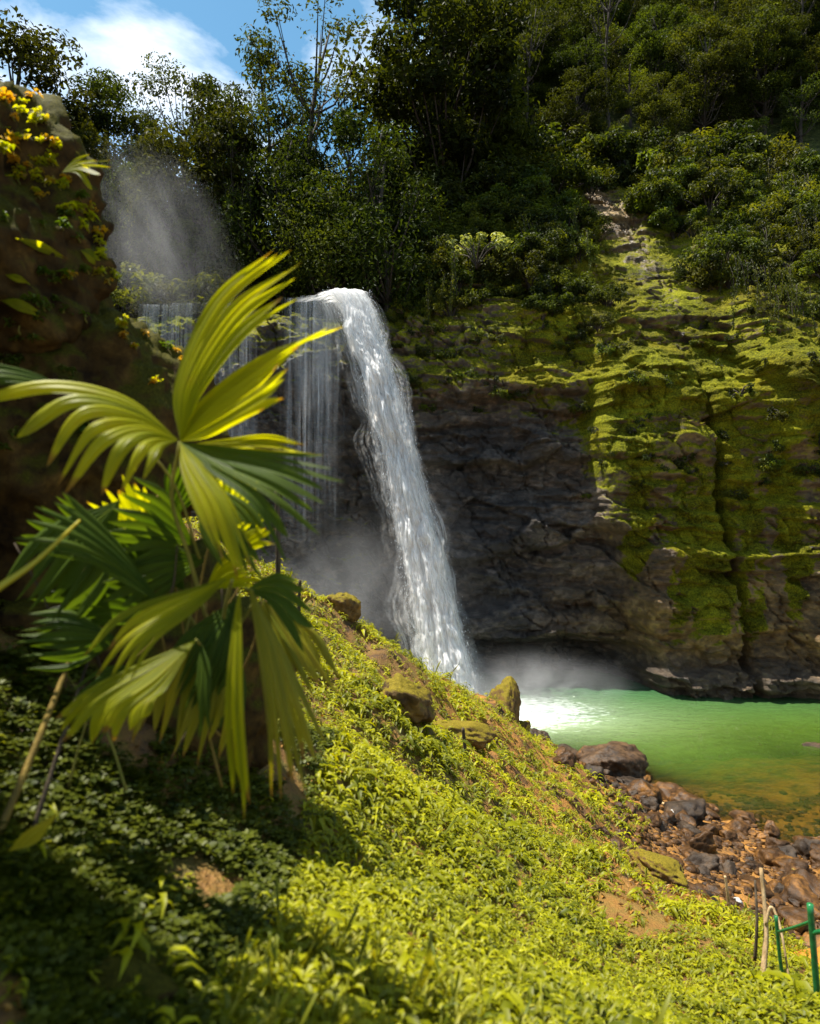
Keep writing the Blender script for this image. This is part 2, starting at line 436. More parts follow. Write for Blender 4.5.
mix_ = t.math('ADD', t.math('MULTIPLY', n1, .5), t.math('MULTIPLY', n2, .5))
dry = t.ramp(mix_, [(.36, (.030, .022, .016)), (.5, (.11, .078, .052)), (.62, (.28, .20, .13))])
och = t.ramp(mix_, [(.36, (.04, .025, .010)), (.5, (.17, .10, .028)), (.62, (.38, .24, .07))])
col = t.mix(t.attr('ochre'), dry, och)
wetc = t.ramp(mix_, [(.36, (.012, .010, .010)), (.52, (.045, .039, .036)), (.64, (.17, .145, .125))])
wf = t.math('MULTIPLY', t.attr('wet'), .85, True)
col = t.mix(wf, col, wetc)
mcol = t.ramp(t.math('ADD', t.math('MULTIPLY', n3, .55), t.math('MULTIPLY', n1, .45)),
              [(.36, (.022, .026, .003)), (.48, (.11, .115, .006)), (.60, (.24, .235, .009))])
mn = t.math('ADD', t.math('MULTIPLY', n2, .75), t.math('MULTIPLY', n3, .25))
mf = t.math('ADD', t.math('MULTIPLY', t.attr('moss'), .85), t.math('SUBTRACT', mn, .5))
gn = t.n('ShaderNodeNewGeometry'); sn = t.n('ShaderNodeSeparateXYZ'); t.l(gn.outputs['Normal'], sn.inputs[0])
mf = t.math('ADD', mf, t.math('MULTIPLY', sn.outputs[2], .28))
mfac = t.mapr(mf, .42, .60, 0, 1)
col = t.mix(mfac, col, mcol)
rough = t.math('ADD', t.mapr(n2, .3, .7, .30, .7), t.math('MULTIPLY', mfac, .35), True)
n0 = t.noise(p, .28, 5, .65, .4)
col = t.mix(t.mapr(n0, .42, .62, .62, 0), col, t.mix(1.0, col, (.55, .42, .30), 'MULTIPLY'))
hgt = t.math('ADD', t.math('MULTIPLY', n2, .55), t.math('MULTIPLY', n3, .45))
vo = t.n('ShaderNodeTexVoronoi', feature='F1'); vm = t.n('ShaderNodeMapping'); vm.inputs['Scale'].default_value = (1.1, .4, 2.4)
wp = t.n('ShaderNodeVectorMath', operation='ADD'); nv = t.n('ShaderNodeTexNoise'); nv.inputs['Scale'].default_value = .8; nv.inputs['Detail'].default_value = 4; t.l(p, nv.inputs['Vector'])
t.l(p, wp.inputs[0]); t.l(nv.outputs['Color'], wp.inputs[1]); t.l(wp.outputs[0], vm.inputs['Vector']); t.l(vm.outputs[0], vo.inputs['Vector']); vo.inputs['Scale'].default_value = 1.0
sc_ = t.n('ShaderNodeSeparateColor'); t.l(vo.outputs['Color'], sc_.inputs[0])
hgt = t.math('ADD', hgt, t.math('MULTIPLY', sc_.outputs[0], t.mapr(mfac, 0, 1, .35, .1)))
spc = t.mapr(mfac, 0, 1, .45, .08)
M['cliff'] = t.done(t.prin(col, rough, spc, t.bump(hgt, 1.0, .26)))
cliff = link('cliff', mb.mesh('cliff', True, {'moss': moss, 'wet': wet, 'ochre': ochre}), M['cliff'])
tag(cliff, 'tall dark rock cliff with green moss rising behind the pool', 'cliff', kind='structure')

# ------------------------------------------------------------------ hillside behind
def hill(X, Y):
    X = np.asarray(X, float); Y = np.asarray(Y, float)
    r = sstep(-7, 5, X - (Y - 40) * .04)
    zr = 18.6 + (Y - 38) * 1.12 + .03 * X - 5.0 * sstep(57, 50, Y)
    zl = LIP - .3 + np.clip(Y - 41, 0, 100) * .42 + np.clip(-X - 14, 0, 100) * .35
    zz = zr * r + zl * (1 - r)
    return np.minimum(zz, 92) + 1.1 * fbm(X * .13, Y * .13, X * 0, 4, 90) + .35 * fbm(X * .7, Y * .7, X * 0, 3, 91)
hx = np.arange(-60, 75, .7); hy = np.concatenate([np.arange(37.4, 70, .6), np.arange(70, 130, 2)])
HX, HY = np.meshgrid(hx, hy, indexing='ij')
HZ = hill(HX, HY)
mb = MB(); mb.add(np.stack([HX, HY, HZ], -1).reshape(-1, 3), gridfaces(len(hx), len(hy)))
t = NT('hill_soil'); p = t.pos()
n1 = t.noise(p, .25, 6, .62); n2 = t.noise(p, 2.2, 6, .66)
base = t.ramp(n2, [(.35, (.02, .026, .006)), (.55, (.055, .065, .012)), (.7, (.11, .10, .04))])
scar = t.ramp(n2, [(.3, (.10, .07, .04)), (.7, (.30, .22, .14))])
geo = t.n('ShaderNodeSeparateXYZ'); t.l(p, geo.inputs[0])
sc = t.math('MULTIPLY', t.mapr(t.math('ABSOLUTE', t.math('SUBTRACT', geo.outputs[0], 14.2)), .8, 2.6, 1, 0), t.mapr(n1, .35, .5, .2, 1))
sc = t.math('MULTIPLY', sc, t.mapr(geo.outputs[2], 30.5, 33.0, 1, 0))
M['hill'] = t.done(t.prin(t.mix(sc, base, scar), .9, .2, t.bump(n2, .8, .3)))
hillo = link('hill', mb.mesh('hill'), M['hill'])
tag(hillo, 'steep forested hillside above the cliff', 'hill', kind='structure')

# ------------------------------------------------------------------ foliage kit
def leaf_cloud(mb, C, size, outward=None, droop=0.0, aspect=.45, tint=None):
    n = len(C)
    nrm = rng.normal(size=(n, 3)) * .7 + np.array([0, 0, .75])
    if outward is not None: nrm = nrm + outward * .9
    nrm = unit(nrm)
    d = unit(np.cross(nrm, rng.normal(size=(n, 3))))
    d[:, 2] -= droop; d = unit(d)
    s = unit(np.cross(nrm, d))
    L = size * rng.uniform(.6, 1.35, n)[:, None]
    W = L * aspect
    V = np.stack([C - d * L * .5, C + s * W * .5 + nrm * L * .08, C + d * L * .5 - nrm * L * .1, C - s * W * .5 + nrm * L * .08], 1)
    q = np.arange(n * 4).reshape(n, 4)
    tt = rng.uniform(0, 1, n) if tint is None else np.clip(tint + rng.normal(0, .22, n), 0, 1)
    mb.add(V.reshape(-1, 3), q, tint=np.repeat(tt, 4))

def make_tree(seed, h, cr, ch, nclump, per, leaf, clr, bare=.45, lean=0., flat=.6, mat='leaf_forest', bark='bark', trunk_r=.22,
              name='forest_tree', droop=0., limbs=True):
    global rng
    keep = rng; rng = np.random.default_rng(seed)
    root = empty(name, (0, 0, 0))
    top = np.array([lean * h, rng.normal(0, .04) * h, h * .92])
    tp = bez([np.array([0, 0, -.6]), np.array([lean * h * .15 + rng.normal(0, .02) * h, rng.normal(0, .02) * h, h * .35]),
              np.array([lean * h * .55, rng.normal(0, .03) * h, h * .68]), top], 12)
    tm = MB(); rad = np.linspace(trunk_r, trunk_r * .22, 12)
    tm.add(*tube(tp, rad, 7))
    cm = MB(); k = 0
    for _ in range(nclump * 6):
        if k >= nclump: break
        # clump centres fill a dome, more of them near its skin
        u = unit(rng.normal(size=3)); r = rng.uniform(.35, 1.0) ** .6
        c = np.array([u[0] * cr * r, u[1] * cr * r, h - ch * .5 + u[2] * ch * .5 * r])
        f = np.clip((c[2]) / h, 0, 1)
        ax = np.array([np.interp(f, np.linspace(0, 1, 12), tp[:, 0]), np.interp(f, np.linspace(0, 1, 12), tp[:, 1]), 0])
        c[:2] += ax[:2]
        if c[2] < h * bare * .8: continue
        k += 1
        rr = clr * rng.uniform(.65, 1.35)
        m = int(per * rng.uniform(.6, 1.3))
        d = unit(rng.normal(size=(m, 3))); rad_ = rng.uniform(.25, 1, m)[:, None] ** .55
        C = c + d * rad_ * rr * np.array([1, 1, flat])
        C[:, 2] -= droop * rr * rng.uniform(0, 1, m) ** 2 * 2
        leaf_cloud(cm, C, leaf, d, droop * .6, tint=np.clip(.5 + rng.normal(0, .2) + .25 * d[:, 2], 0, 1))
        if limbs:
            st = tp[int(np.clip(f - rng.uniform(.12, .28), .2, .95) * 11)]
            mid = (st * .5 + c * .5) + np.array([0, 0, -.08 * h * rng.uniform(0, 1)])
            tm.add(*tube(bez([st, mid, c], 6), np.linspace(trunk_r * .35, trunk_r * .07, 6), 5, False))
    link('trunk', tm.mesh('trunk'), M[bark], root)
    link('crown', cm.mesh('crown', False), M[mat], root)
    root['h'] = h
    rng = keep
    return root

def make_bush(seed, r, h, nclump, per, leaf, mat, name='shrub', droop=0., clr=.45):
    global rng
    keep = rng; rng = np.random.default_rng(seed)
    root = empty(name, (0, 0, 0)); cm = MB(); sm = MB()
    for k in range(nclump):
        a = rng.uniform(0, 6.28); q = rng.uniform(0, 1) ** .5 * r
        c = np.array([math.cos(a) * q, math.sin(a) * q, h * rng.uniform(.25, 1) * (1 - .45 * (q / r) ** 2)])
        c[2] -= droop * rng.uniform(0, 1) * h
        m = int(per * rng.uniform(.6, 1.3)); d = unit(rng.normal(size=(m, 3)))
        rr = clr * rng.uniform(.7, 1.3)
        C = c + d * rng.uniform(.2, 1, m)[:, None] ** .6 * rr * np.array([1, 1, .75])
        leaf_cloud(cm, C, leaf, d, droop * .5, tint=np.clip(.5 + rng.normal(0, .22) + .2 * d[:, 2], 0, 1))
        sm.add(*tube(bez([np.array([0, 0, -.3]), c * np.array([.4, .4, .6]), c], 5), np.linspace(.05, .012, 5), 5, False))
    link('stem', sm.mesh('stem'), M['bark'], root)
    link('foliage', cm.mesh('foliage', False), M[mat], root)
    rng = keep
    return root

PROT = {}
PROT['dome'] = make_tree(1, 14, 4.6, 9.5, 50, 330, .30, 1.35)
PROT['dense'] = make_tree(2, 12, 3.6, 9.8, 50, 330, .28, 1.2, bare=.3)
PROT['open'] = make_tree(3, 17, 4.6, 7.0, 24, 210, .24, 1.1, bare=.5, lean=-.08, flat=.45)
PROT['tall'] = make_tree(4, 19, 3.6, 9.5, 22, 95, .22, .9, bare=.45, lean=.03, flat=.5, trunk_r=.2)
PROT['vine'] = make_tree(5, 11, 3.0, 9.6, 42, 240, .22, 1.1, bare=.2, droop=.8)
PROT['lime'] = make_tree(6, 9, 2.8, 7.0, 28, 220, .24, 1.05, bare=.3, mat='leaf_sunlit')
PROT['small'] = make_tree(7, 7.5, 2.3, 6.2, 26, 200, .21, .9, bare=.25, mat='leaf_shrub')
PROT['bush'] = make_bush(11, 1.5, 1.6, 18, 170, .17, 'leaf_shrub')
PROT['bush2'] = make_bush(12, 1.1, 1.2, 14, 150, .15, 'leaf_shrub', clr=.38)
PROT['hang'] = make_bush(13, 1.2, 1.5, 18, 150, .16, 'leaf_shrub', droop=1.4)
PROT['palebush'] = make_bush(14, 1.7, 1.3, 16, 55, .20, 'leaf_pale', clr=.30)
PROT['mistbush'] = make_bush(15, 2.2, 3.4, 18, 110, .30, 'leaf_shrub', clr=.7)
used = set()
def put(kind, loc, scale, rz, label, cat, group=None, sxy=None):
    r = PROT[kind]
    if kind in used: r = copy_tree(r)
    used.add(kind)
    r.location = [float(c) for c in loc]; r.rotation_euler = (0, 0, rz)
    sxy = scale if sxy is None else sxy
    r.scale = (sxy, sxy, scale)
    if 'group' in r: del r['group']
    tag(r, label, cat, group)
    return r
HT = {'dome': 14, 'dense': 12, 'open': 17, 'tall': 19, 'vine': 11, 'lime': 9, 'small': 7.5}
def top_tree(kind, px, py, Y, label, widen=1., rz=None, group=None):
    tp = P(px, py, Y); z0 = float(hill(tp[0], Y))
    s = max((tp[2] - z0) / HT[kind], .3)
    return put(kind, (tp[0], Y, z0 - .2), s, rng.uniform(0, 6.28) if rz is None else rz, label, 'tree', group, s * widen)

# skyline trees, one by one
sky_trees = [
 ('dense', 22, 22, 43, 'dark dense tree at the far left edge under the open sky', 1.1),
 ('dome', 112, 84, 50, 'round domed dark tree standing below the clouds, second from the left', .95),
 ('open', 186, 52, 47, 'leaning open-crowned tree against the blue sky, left of the twin rounded crown', .9),
 ('dome', 262, 48, 46, 'twin rounded dark crown right below the middle of the clouds', .72),
 ('tall', 322, -12, 44, 'tallest sparse tree with sky showing through its feathery crown', 1.15),
 ('dense', 452, -25, 50, 'dark tree at the right end of the open sky, cut by the top edge', 1.0),
 ('dense', 62, 112, 44, 'low dark tree filling the dip between the two leftmost crowns', 1.0),
 ('vine', 150, 150, 45, 'vine-hung tree standing below the domed tree by the rising mist', 1.0),
 ('dense', 215, 105, 43, 'shaded tree with a bare lower trunk behind the thin falls', .9),
 ('tall', 238, 82, 42, 'slender tree with a visible forked trunk below the twin crown', .8),
 ('vine', 285, 118, 42, 'shaggy vine-covered tree right above the top of the left curtain falls', .95),
 ('dense', 338, 112, 42, 'broad dark tree straight below the tallest sparse tree', .95),
 ('vine', 376, 105, 43, 'small rounded tree catching the sun above the main fall', .9),
 ('vine', 382, 135, 40, 'small shaggy tree a little above the lip of the main fall', 1.0),
 ('vine', 330, 165, 40, 'dark tangled tree just behind the lip of the main fall', 1.1),
 ('dense', 455, 5, 51, 'sunlit tree crown at the top edge just right of the sky', 1.0),
 ('lime', 450, 36, 50, 'sunlit lime green crown just under the top edge', .6),
]
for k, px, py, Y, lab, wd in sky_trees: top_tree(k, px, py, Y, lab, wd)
# forest on the slopes
def spread(n, x0, x1, y0, y1, dmin, test=None, have=()):
    pts = list(have); out = []
    for _ in range(n * 60):
        x, y = rng.uniform(x0, x1), rng.uniform(y0, y1)
        if abs((x / y)) > .85: continue
        if test and not test(x, y): continue
        if all((x - a) ** 2 + (y - b) ** 2 > dmin * dmin for a, b in pts):
            pts.append((x, y)); out.append((x, y))
            if len(out) >= n: break
    return out
scar = lambda x, y: not (abs(x - 14.2) < 2.0 and y < 49)
for x, y in spread(165, 0, 56, 54.5, 90, 2.7, scar):
    if x < 4 and y > 62: continue
    k = rng.choice(['dense', 'vine', 'dome', 'small', 'tall', 'dense'])
    s = rng.uniform(.55, .95) * (.8 if y < 47 else 1)
    side = 'right of the bare scar' if x > 14.2 else 'between the sky and the bare scar'
    lab = {'dense': 'dark dense forest tree on the steep hillside ', 'vine': 'tree hung with drooping foliage on the steep hillside ',
           'dome': 'broad round-crowned tree on the steep hillside ', 'small': 'small lighter green tree on the steep hillside ',
           'tall': 'slender tall tree on the steep hillside '}[k] + side
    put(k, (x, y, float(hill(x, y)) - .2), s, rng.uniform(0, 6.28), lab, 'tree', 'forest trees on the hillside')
for x, y in spread(62, -46, -1, 40.5, 58, 2.3):
    k = rng.choice(['dense', 'vine', 'small', 'dense'])
    put(k, (x, y, float(hill(x, y)) - .2), rng.uniform(.55, .85), rng.uniform(0, 6.28),
        'shaded understorey tree in the dark woods behind the falls', 'tree', 'understorey trees behind the falls')
# shrubs on the hill foot and the upper cliff
def on_cliff(X, v):
    a, b, c, d = cliff_point(np.array([X]), np.array([v]))
    return np.array([a[0], b[0], c[0]])
nb = 0
for i in range(3000):
    if nb >= 298: break
    X = rng.uniform(-2.5, 31) if rng.uniform() < .7 else rng.uniform(-2.5, 9); v = rng.uniform(17.3, 37)
    dens = np.interp(v, [17, 20, 22.5, 26, 37], [.05, .14, .6, 1., 1.]) * (1 if X > 18.0 or X < 11.4 else (.07 if v < 33 else .6))
    if X < 9: dens = max(dens, np.interp(v, [18.5, 22.5], [.05, .9]))
    if X > 17: dens = max(dens, np.interp(v, [18, 21.5], [.1, .8]))
    if rng.uniform() > dens: continue
    c = on_cliff(X, v)
    k = rng.choice(['bush2', 'hang', 'bush', 'bush2'])
    big = np.interp(v, [17, 21, 30, 37], [.45, .95, 1.7, 2.3])
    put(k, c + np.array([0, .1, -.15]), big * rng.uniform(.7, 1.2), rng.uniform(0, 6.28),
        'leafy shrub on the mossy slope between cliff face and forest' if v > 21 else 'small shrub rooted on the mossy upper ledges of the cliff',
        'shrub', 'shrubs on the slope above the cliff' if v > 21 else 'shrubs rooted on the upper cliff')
    nb += 1
c = on_cliff(3.9, 23.6) + np.array([0, -1.3, .3]); put('palebush', c, 1.3, .5, 'pale yellow-green flowering shrub right of the fall below the forest', 'shrub')
for px, py, Y in [(120, 300, 38.5), (160, 300, 39.5), (95, 300, 39.5), (205, 300, 40)]:
    c = P(px, py, Y); c[2] = float(hill(c[0], Y)) - .2
    put('mistbush', c, rng.uniform(.9, 1.2), rng.uniform(0, 6), 'pale leafy bush veiled in spray above the left lip', 'shrub', 'bushes veiled in spray')
PROT['fern'] = make_bush(16, .55, .5, 9, 60, .13, 'leaf_shrub', droop=1.2, clr=.22, name='cliff_fern')
for i in range(95):
    X = rng.uniform(9.5, 27) if rng.uniform() < .72 else rng.uniform(0, 9.5)
    v = rng.uniform(9.5, 20) if X > 9.5 else rng.uniform(15, 20)
    put('fern', on_cliff(X, v) + np.array([0, -.05, 0]), rng.uniform(.5, 1.25), rng.uniform(0, 6.28), 'small drooping fern growing from a crack in the mossy cliff face', 'fern', 'ferns on the mossy cliff face')
# vines hanging over the cliff edge and out of the woods
def make_vine(seed):
    global rng
    keep = rng; rng = np.random.default_rng(seed)
    root = empty('hanging_vine', (0, 0, 0)); cm = MB(); sm = MB()
    for k in range(6):
        x0, y0 = rng.normal(0, .7), rng.normal(0, .25); L = rng.uniform(2.2, 5.5); z0 = rng.uniform(-.3, .6)
        tt = np.linspace(0, 1, 9); pts = np.stack([x0 + .25 * np.sin(tt * 3 + k) * tt, y0 - .5 * np.sqrt(tt), z0 - L * tt], -1)
        sm.add(*tube(pts, np.linspace(.02, .008, 9), 4, False))
        n = int(L * 48); q = rng.uniform(0, 1, n)
        C = np.stack([np.interp(q, tt, pts[:, i]) for i in range(3)], -1) + rng.normal(0, .13, (n, 3)) * (1.2 - q[:, None])
        leaf_cloud(cm, C, .15, None, 1.2)
    link('stem', sm.mesh('stem'), M['bark'], root); link('foliage', cm.mesh('foliage', False), M['leaf_shrub'], root)
    rng = keep; return root
for i in range(3): PROT['vine%d' % i] = make_vine(400 + i)
for i in range(46):
    k = 'vine%d' % rng.integers(3)
    if i < 30:
        X = rng.uniform(-1, 30); v = rng.uniform(19, 36)
        if 11.5 < X < 17.5: X += 7
        c = on_cliff(X, v) + np.array([0, -.9, 1.2]); lab = 'leafy vine hanging among the shrubs above the cliff'
    else:
        X = rng.uniform(-22, -2); Y = rng.uniform(40, 43); c = np.array([X, Y, float(hill(X, Y)) + rng.uniform(5, 11)]); lab = 'leafy vine hanging from the dark woods behind the falls'
    put(k, c, rng.uniform(.7, 1.3), rng.normal(0, .3), lab, 'vine', 'vines hanging in the woods behind the falls' if i >= 30 else 'vines hanging above the cliff')
# ------------------------------------------------------------------ water
PL = np.array([1.9, 31.3])                       # where the main fall lands
wx = np.arange(-11, 32, .16); wy = np.arange(14, 38.6, .16)
WX, WY = np.meshgrid(wx, wy, indexing='ij')
bed = ground(WX, WY)
dist = np.hypot(WX - PL[0], (WY - PL[1]) * 1.0)
wav = .035 * fbm(WX * 1.4, WY * 2.2, WX * 0, 3, 120) * 1.0 + .16 * np.exp(-(dist / 3.2) ** 2) * fbm(WX * 2, WY * 2, WX * 0, 3, 121)
mb = MB(); mb.add(np.stack([WX, WY, wav], -1).reshape(-1, 3), gridfaces(len(wx), len(wy)))
along = np.hypot((WX - PL[0] - 1.0) / 1.9, (WY - PL[1] + .8) / 1.0)
foam = np.exp(-(along / 3.3) ** 2)
t = NT('pool_water'); p = t.pos()
r1 = t.noise(p, 1.5, 4, .6, .3, (1, 1.9, 1)); r2 = t.noise(p, 6, 4, .6, .2, (1, 1.8, 1))
nrm = t.bump(t.math('ADD', t.math('MULTIPLY', r1, .6), t.math('MULTIPLY', r2, .4)), .9, .25)
fo = t.attr('foam'); dp = t.attr('depth')
green = t.mix(t.mapr(fo, .0, .5, 0, 1), (.068, .122, .014), (.23, .30, .17))
sx = t.n('ShaderNodeSeparateXYZ'); t.l(p, sx.inputs[0])
teal = t.mapr(sx.outputs[1], 28, 34, 0, .8)
green = t.mix(teal, green, (.024, .088, .042))
dif = t.n('ShaderNodeBsdfDiffuse'); t.l(green, dif.inputs[0])
tr = t.n('ShaderNodeBsdfTransparent'); tr.inputs[0].default_value = (.62, .60, .36, 1)
tf = t.math('SUBTRACT', 1.0, t.math('POWER', 2.718, t.math('MULTIPLY', dp, -.80)), True)
body = t.mixsh(tf, tr.outputs[0], dif.outputs[0])
gl = t.n('ShaderNodeBsdfGlossy'); gl.inputs['Roughness'].default_value = .06; t.l(nrm, gl.inputs['Normal'])
fr = t.n('ShaderNodeFresnel'); fr.inputs['IOR'].default_value = 1.33; t.l(nrm, fr.inputs['Normal'])
surf = t.mixsh(fr.outputs[0], body, gl.outputs[0])
wh = t.n('ShaderNodeBsdfDiffuse'); wh.inputs[0].default_value = (.62, .68, .66, 1)
ff = t.mapr(t.math('ADD', fo, t.math('MULTIPLY', t.math('SUBTRACT', t.noise(p, 2.2, 6, .7, .6, (1, 2.2, 1)), .5), 1.3)), .42, .85, 0, 1)
M['water'] = t.done(t.mixsh(ff, surf, wh.outputs[0]))
pool = link('water', mb.mesh('water', True, {'depth': np.clip(wav - bed, 0, 10), 'foam': foam}), M['water'])
tag(pool, 'emerald green plunge pool turning brown over the shallows', 'pool', kind='structure')

def water_mat(name, dens, sc=(1, 1, 1), lo=.40, hi=.62, col=(.86, .9, .95)):
    """streaky falling water: attributes a (across 0..1), d (down, metres), tint (edge fade)"""
    t = NT(name)
    cx = t.n('ShaderNodeCombineXYZ'); t.l(t.math('MULTIPLY', t.attr('a'), sc[0]), cx.inputs[0]); t.l(t.math('MULTIPLY', t.attr('d'), sc[1]), cx.inputs[1])
    t.l(t.math('MULTIPLY', t.attr('layer'), 7.7), cx.inputs[2])
    n1 = t.noise(cx.outputs[0], 1.0, 6, .68, .5)
    n2 = t.noise(cx.outputs[0], 4.5, 4, .6, .2)
    v = t.math('ADD', t.math('MULTIPLY', n1, .6), t.math('MULTIPLY', n2, .4))
    al = t.math('MULTIPLY', t.mapr(v, lo, hi, 0, 1), dens)
    e = t.mapr(t.math('ADD', t.attr('tint'), t.math('MULTIPLY', t.math('SUBTRACT', v, .5), 1.8)), .15, .75, 0, 1)
    al = t.math('MULTIPLY', al, e, True)
    dif = t.n('ShaderNodeBsdfDiffuse'); dif.inputs[0].default_value = (*col, 1)
    t.l(t.bump(v, .6, .3), dif.inputs['Normal'])
    tl = t.n('ShaderNodeBsdfTranslucent'); tl.inputs[0].default_value = (*col, 1)
    w = t.mixsh(.58, dif.outputs[0], tl.outputs[0])
    tr = t.n('ShaderNodeBsdfTransparent')
    return t.done(t.mixsh(al, tr.outputs[0], w))
M['fall'] = water_mat('falling_water', 1.0, (5.5, .22, 1), .10, .44, (.94, .93, .92))
M['fall_thin'] = water_mat('thin_falling_water', .38, (12.0, .05, 1), .44, .70)

fall = empty('waterfall', P(340, 296, 35))
tag(fall, 'tall white main waterfall leaping from the cliff edge into the green pool', 'waterfall')
# path of the water: (px, py, half width px)
prof = [(338, 301, 27), (347, 297, 25), (358, 316, 25), (369, 350, 25), (383, 395, 26), (398, 450, 28), (412, 510, 31), (425, 570, 35), (438, 630, 40), (452, 690, 46), (458, 712, 50)]
pp = np.array(prof, float); yy = np.linspace(0, 1, len(pp))
Yd = np.interp(yy, [0, .1, 1], [35.4, 34.6, 31.4])
PC = np.array([P(a, b, y) for (a, b, w), y in zip(prof, Yd)]); HW = pp[:, 2] / F * Yd * np.interp(yy, [0, .2, .5, 1], [1, .86, .72, .72])
ns = 380
path = bez(PC, ns); hw = np.interp(np.linspace(0, 1, ns), yy, HW)
dlen = np.concatenate([[0], np.cumsum(np.linalg.norm(np.diff(path, axis=0), axis=1))])
def fall_sheet(layer, off, wid, amp, seed, na=64):
    a = np.linspace(0, 1, na); s = np.arange(ns)
    S, A = np.meshgrid(s, a, indexing='ij')
    u = A * 2 - 1
    D = dlen[S]
    jit = .12 * fbm(D * .35, D * 0, D * 0 + seed, 3, seed)
    wv = 1 + .30 * fbm(D * .5 + 2.0 * (u > 0), D * 0 + seed * 1.7, D * 0, 3, seed + 6)
    X = path[S, 0] + (u * wid * wv + jit) * hw[S] + off[0]
    curv = np.sqrt(np.clip(1 - u * u, 0, 1)) * .55 * hw[S]
    n = fbm(A * 5.0 + seed + .10 * D, D * .50 - .8 * np.abs(u), D * 0 + seed, 5, seed + 3, .62)
    Yy = path[S, 1] - curv + off[1] + 1.15 * amp * n * np.clip(D / 4, .3, 1.3)
    Z = path[S, 2] + off[2] + .25 * amp * fbm(A * 6, D * .8, D * 0, 3, seed + 9)
    tint = np.clip((1 - np.abs(u)) * 2.2, 0, 1) * np.clip((D + .5) / .8, 0, 1)
    return np.stack([X, Yy, Z], -1).reshape(-1, 3), gridfaces(ns, na), tint.ravel(), A.ravel(), D.ravel(), np.full(A.size, layer)
def sheets(name, specs, mat, parent, fn, kind=None):
    mb = MB(); a = []; d = []; l = []
    for sp in specs:
        V, q, tint, A, D, Lr = fn(*sp)
        mb.add(V, q, tint=tint); a.append(A); d.append(D); l.append(Lr)
    return link(name, mb.mesh(name, True, {'a': np.concatenate(a), 'd': np.concatenate(d), 'layer': np.concatenate(l)}), mat, parent)
# parts are modelled in world space, so undo the parent's offset
def under(o, root):
    o.parent = root; o.matrix_parent_inverse = root.matrix_world.inverted(); return o
bpy.context.view_layer.update()
M['fall_veil'] = water_mat('feathery_water', .50, (7.0, .16, 1), .44, .66, (.94, .93, .92))
st_ = sheets('main_stream', [(0, (0, .45, 0), .74, .30, 1), (1, (.05, 0, 0), .84, .5, 2), (2, (-.05, -.35, 0), .86, .6, 3), (3, (.1, .8, 0), .95, .6, 5)], M['fall'], None, fall_sheet)
under(st_, fall)
vl_ = sheets('feathery_edge', [(7, (-.15, .3, 0), 1.30, .5, 12), (8, (-.25, .7, 0), 1.55, .5, 13), (9, (.1, -.45, 0), 1.18, .5, 14)], M['fall_veil'], None, fall_sheet)
under(vl_, fall)
# flying drops round the stream
rr = np.random.default_rng(5)
nd = 2200
ks = (rr.uniform(0.03, 1, nd) ** .7 * (ns - 1)).astype(int)
u = np.sign(rr.normal(size=nd)) * (.70 + .16 * np.abs(rr.normal(size=nd)))
Cn = path[ks] + np.stack([u * hw[ks], rr.normal(-.2, .5, nd), rr.normal(0, .2, nd)], -1)
sz = (.006 + .022 * rr.uniform(0, 1, nd) ** 2)[:, None]
dirs = unit(np.stack([np.full(nd, .25), np.full(nd, -.15), np.full(nd, -1.)], -1) + rr.normal(0, .2, (nd, 3)))
sd = unit(np.cross(dirs, np.array([0, 1., .1]))); s2 = np.cross(dirs, sd)
Vd = np.stack([Cn - dirs * sz * 2.5, Cn + sd * sz * .6, Cn + s2 * sz * .6, Cn - (sd + s2) * sz * .45, Cn + dirs * sz * 2.5], 1).reshape(-1, 3)
b0 = np.arange(nd)[:, None] * 5
T = np.concatenate([b0 + np.array([f]) for f in [(0, 1, 2), (0, 2, 3), (0, 3, 1), (4, 2, 1), (4, 3, 2), (4, 1, 3)]])
mb = MB(); mb.add(Vd, tris=T)
t = NT('spray_drops'); dfn = t.n('ShaderNodeBsdfDiffuse'); dfn.inputs[0].default_value = (.85, .88, .92, 1)
tln = t.n('ShaderNodeBsdfTranslucent'); tln.inputs[0].default_value = (.85, .88, .92, 1)
M['drops'] = t.done(t.mixsh(.5, dfn.outputs[0], tln.outputs[0]))
sp_ = under(link('spray', mb.mesh('spray', False), M['drops']), fall); sp_['kind'] = 'stuff'

# thin falls over the wall to the left
def curtain(px0, px1, pyt, pyb, Y0, seed, amp=.12):
    na, nv = 40, 120
    a = np.linspace(0, 1, na); v = np.linspace(0, 1, nv)
    Vv, A = np.meshgrid(v, a, indexing='ij')
    px = px0 + (px1 - px0) * A; py = pyt + (pyb - pyt) * Vv
    X = (px - 410) / F * Y0
    Zt = H + (512 - pyt) / F * Y0 + .12 * fbm(X * 1.5, X * 0, X * 0, 3, seed); Zb = H + (512 - pyb) / F * Y0
    Z = Zt + (Zb - Zt) * Vv
    Yy = Y0 - .5 * np.sqrt(Vv) + amp * fbm(X * 1.2, Z * .4, X * 0, 3, seed)
    tint = np.clip((.5 - np.abs(A - .5)) * 5, 0, 1) * np.clip((1 - Vv) * 2.2, 0, 1)
    return np.stack([X, Yy, Z], -1).reshape(-1, 3), gridfaces(nv, na), tint.ravel(), (A * (px1 - px0) / 60.).ravel(), (Vv * (Zt - Zb)).ravel(), np.full(A.size, seed * 1.)
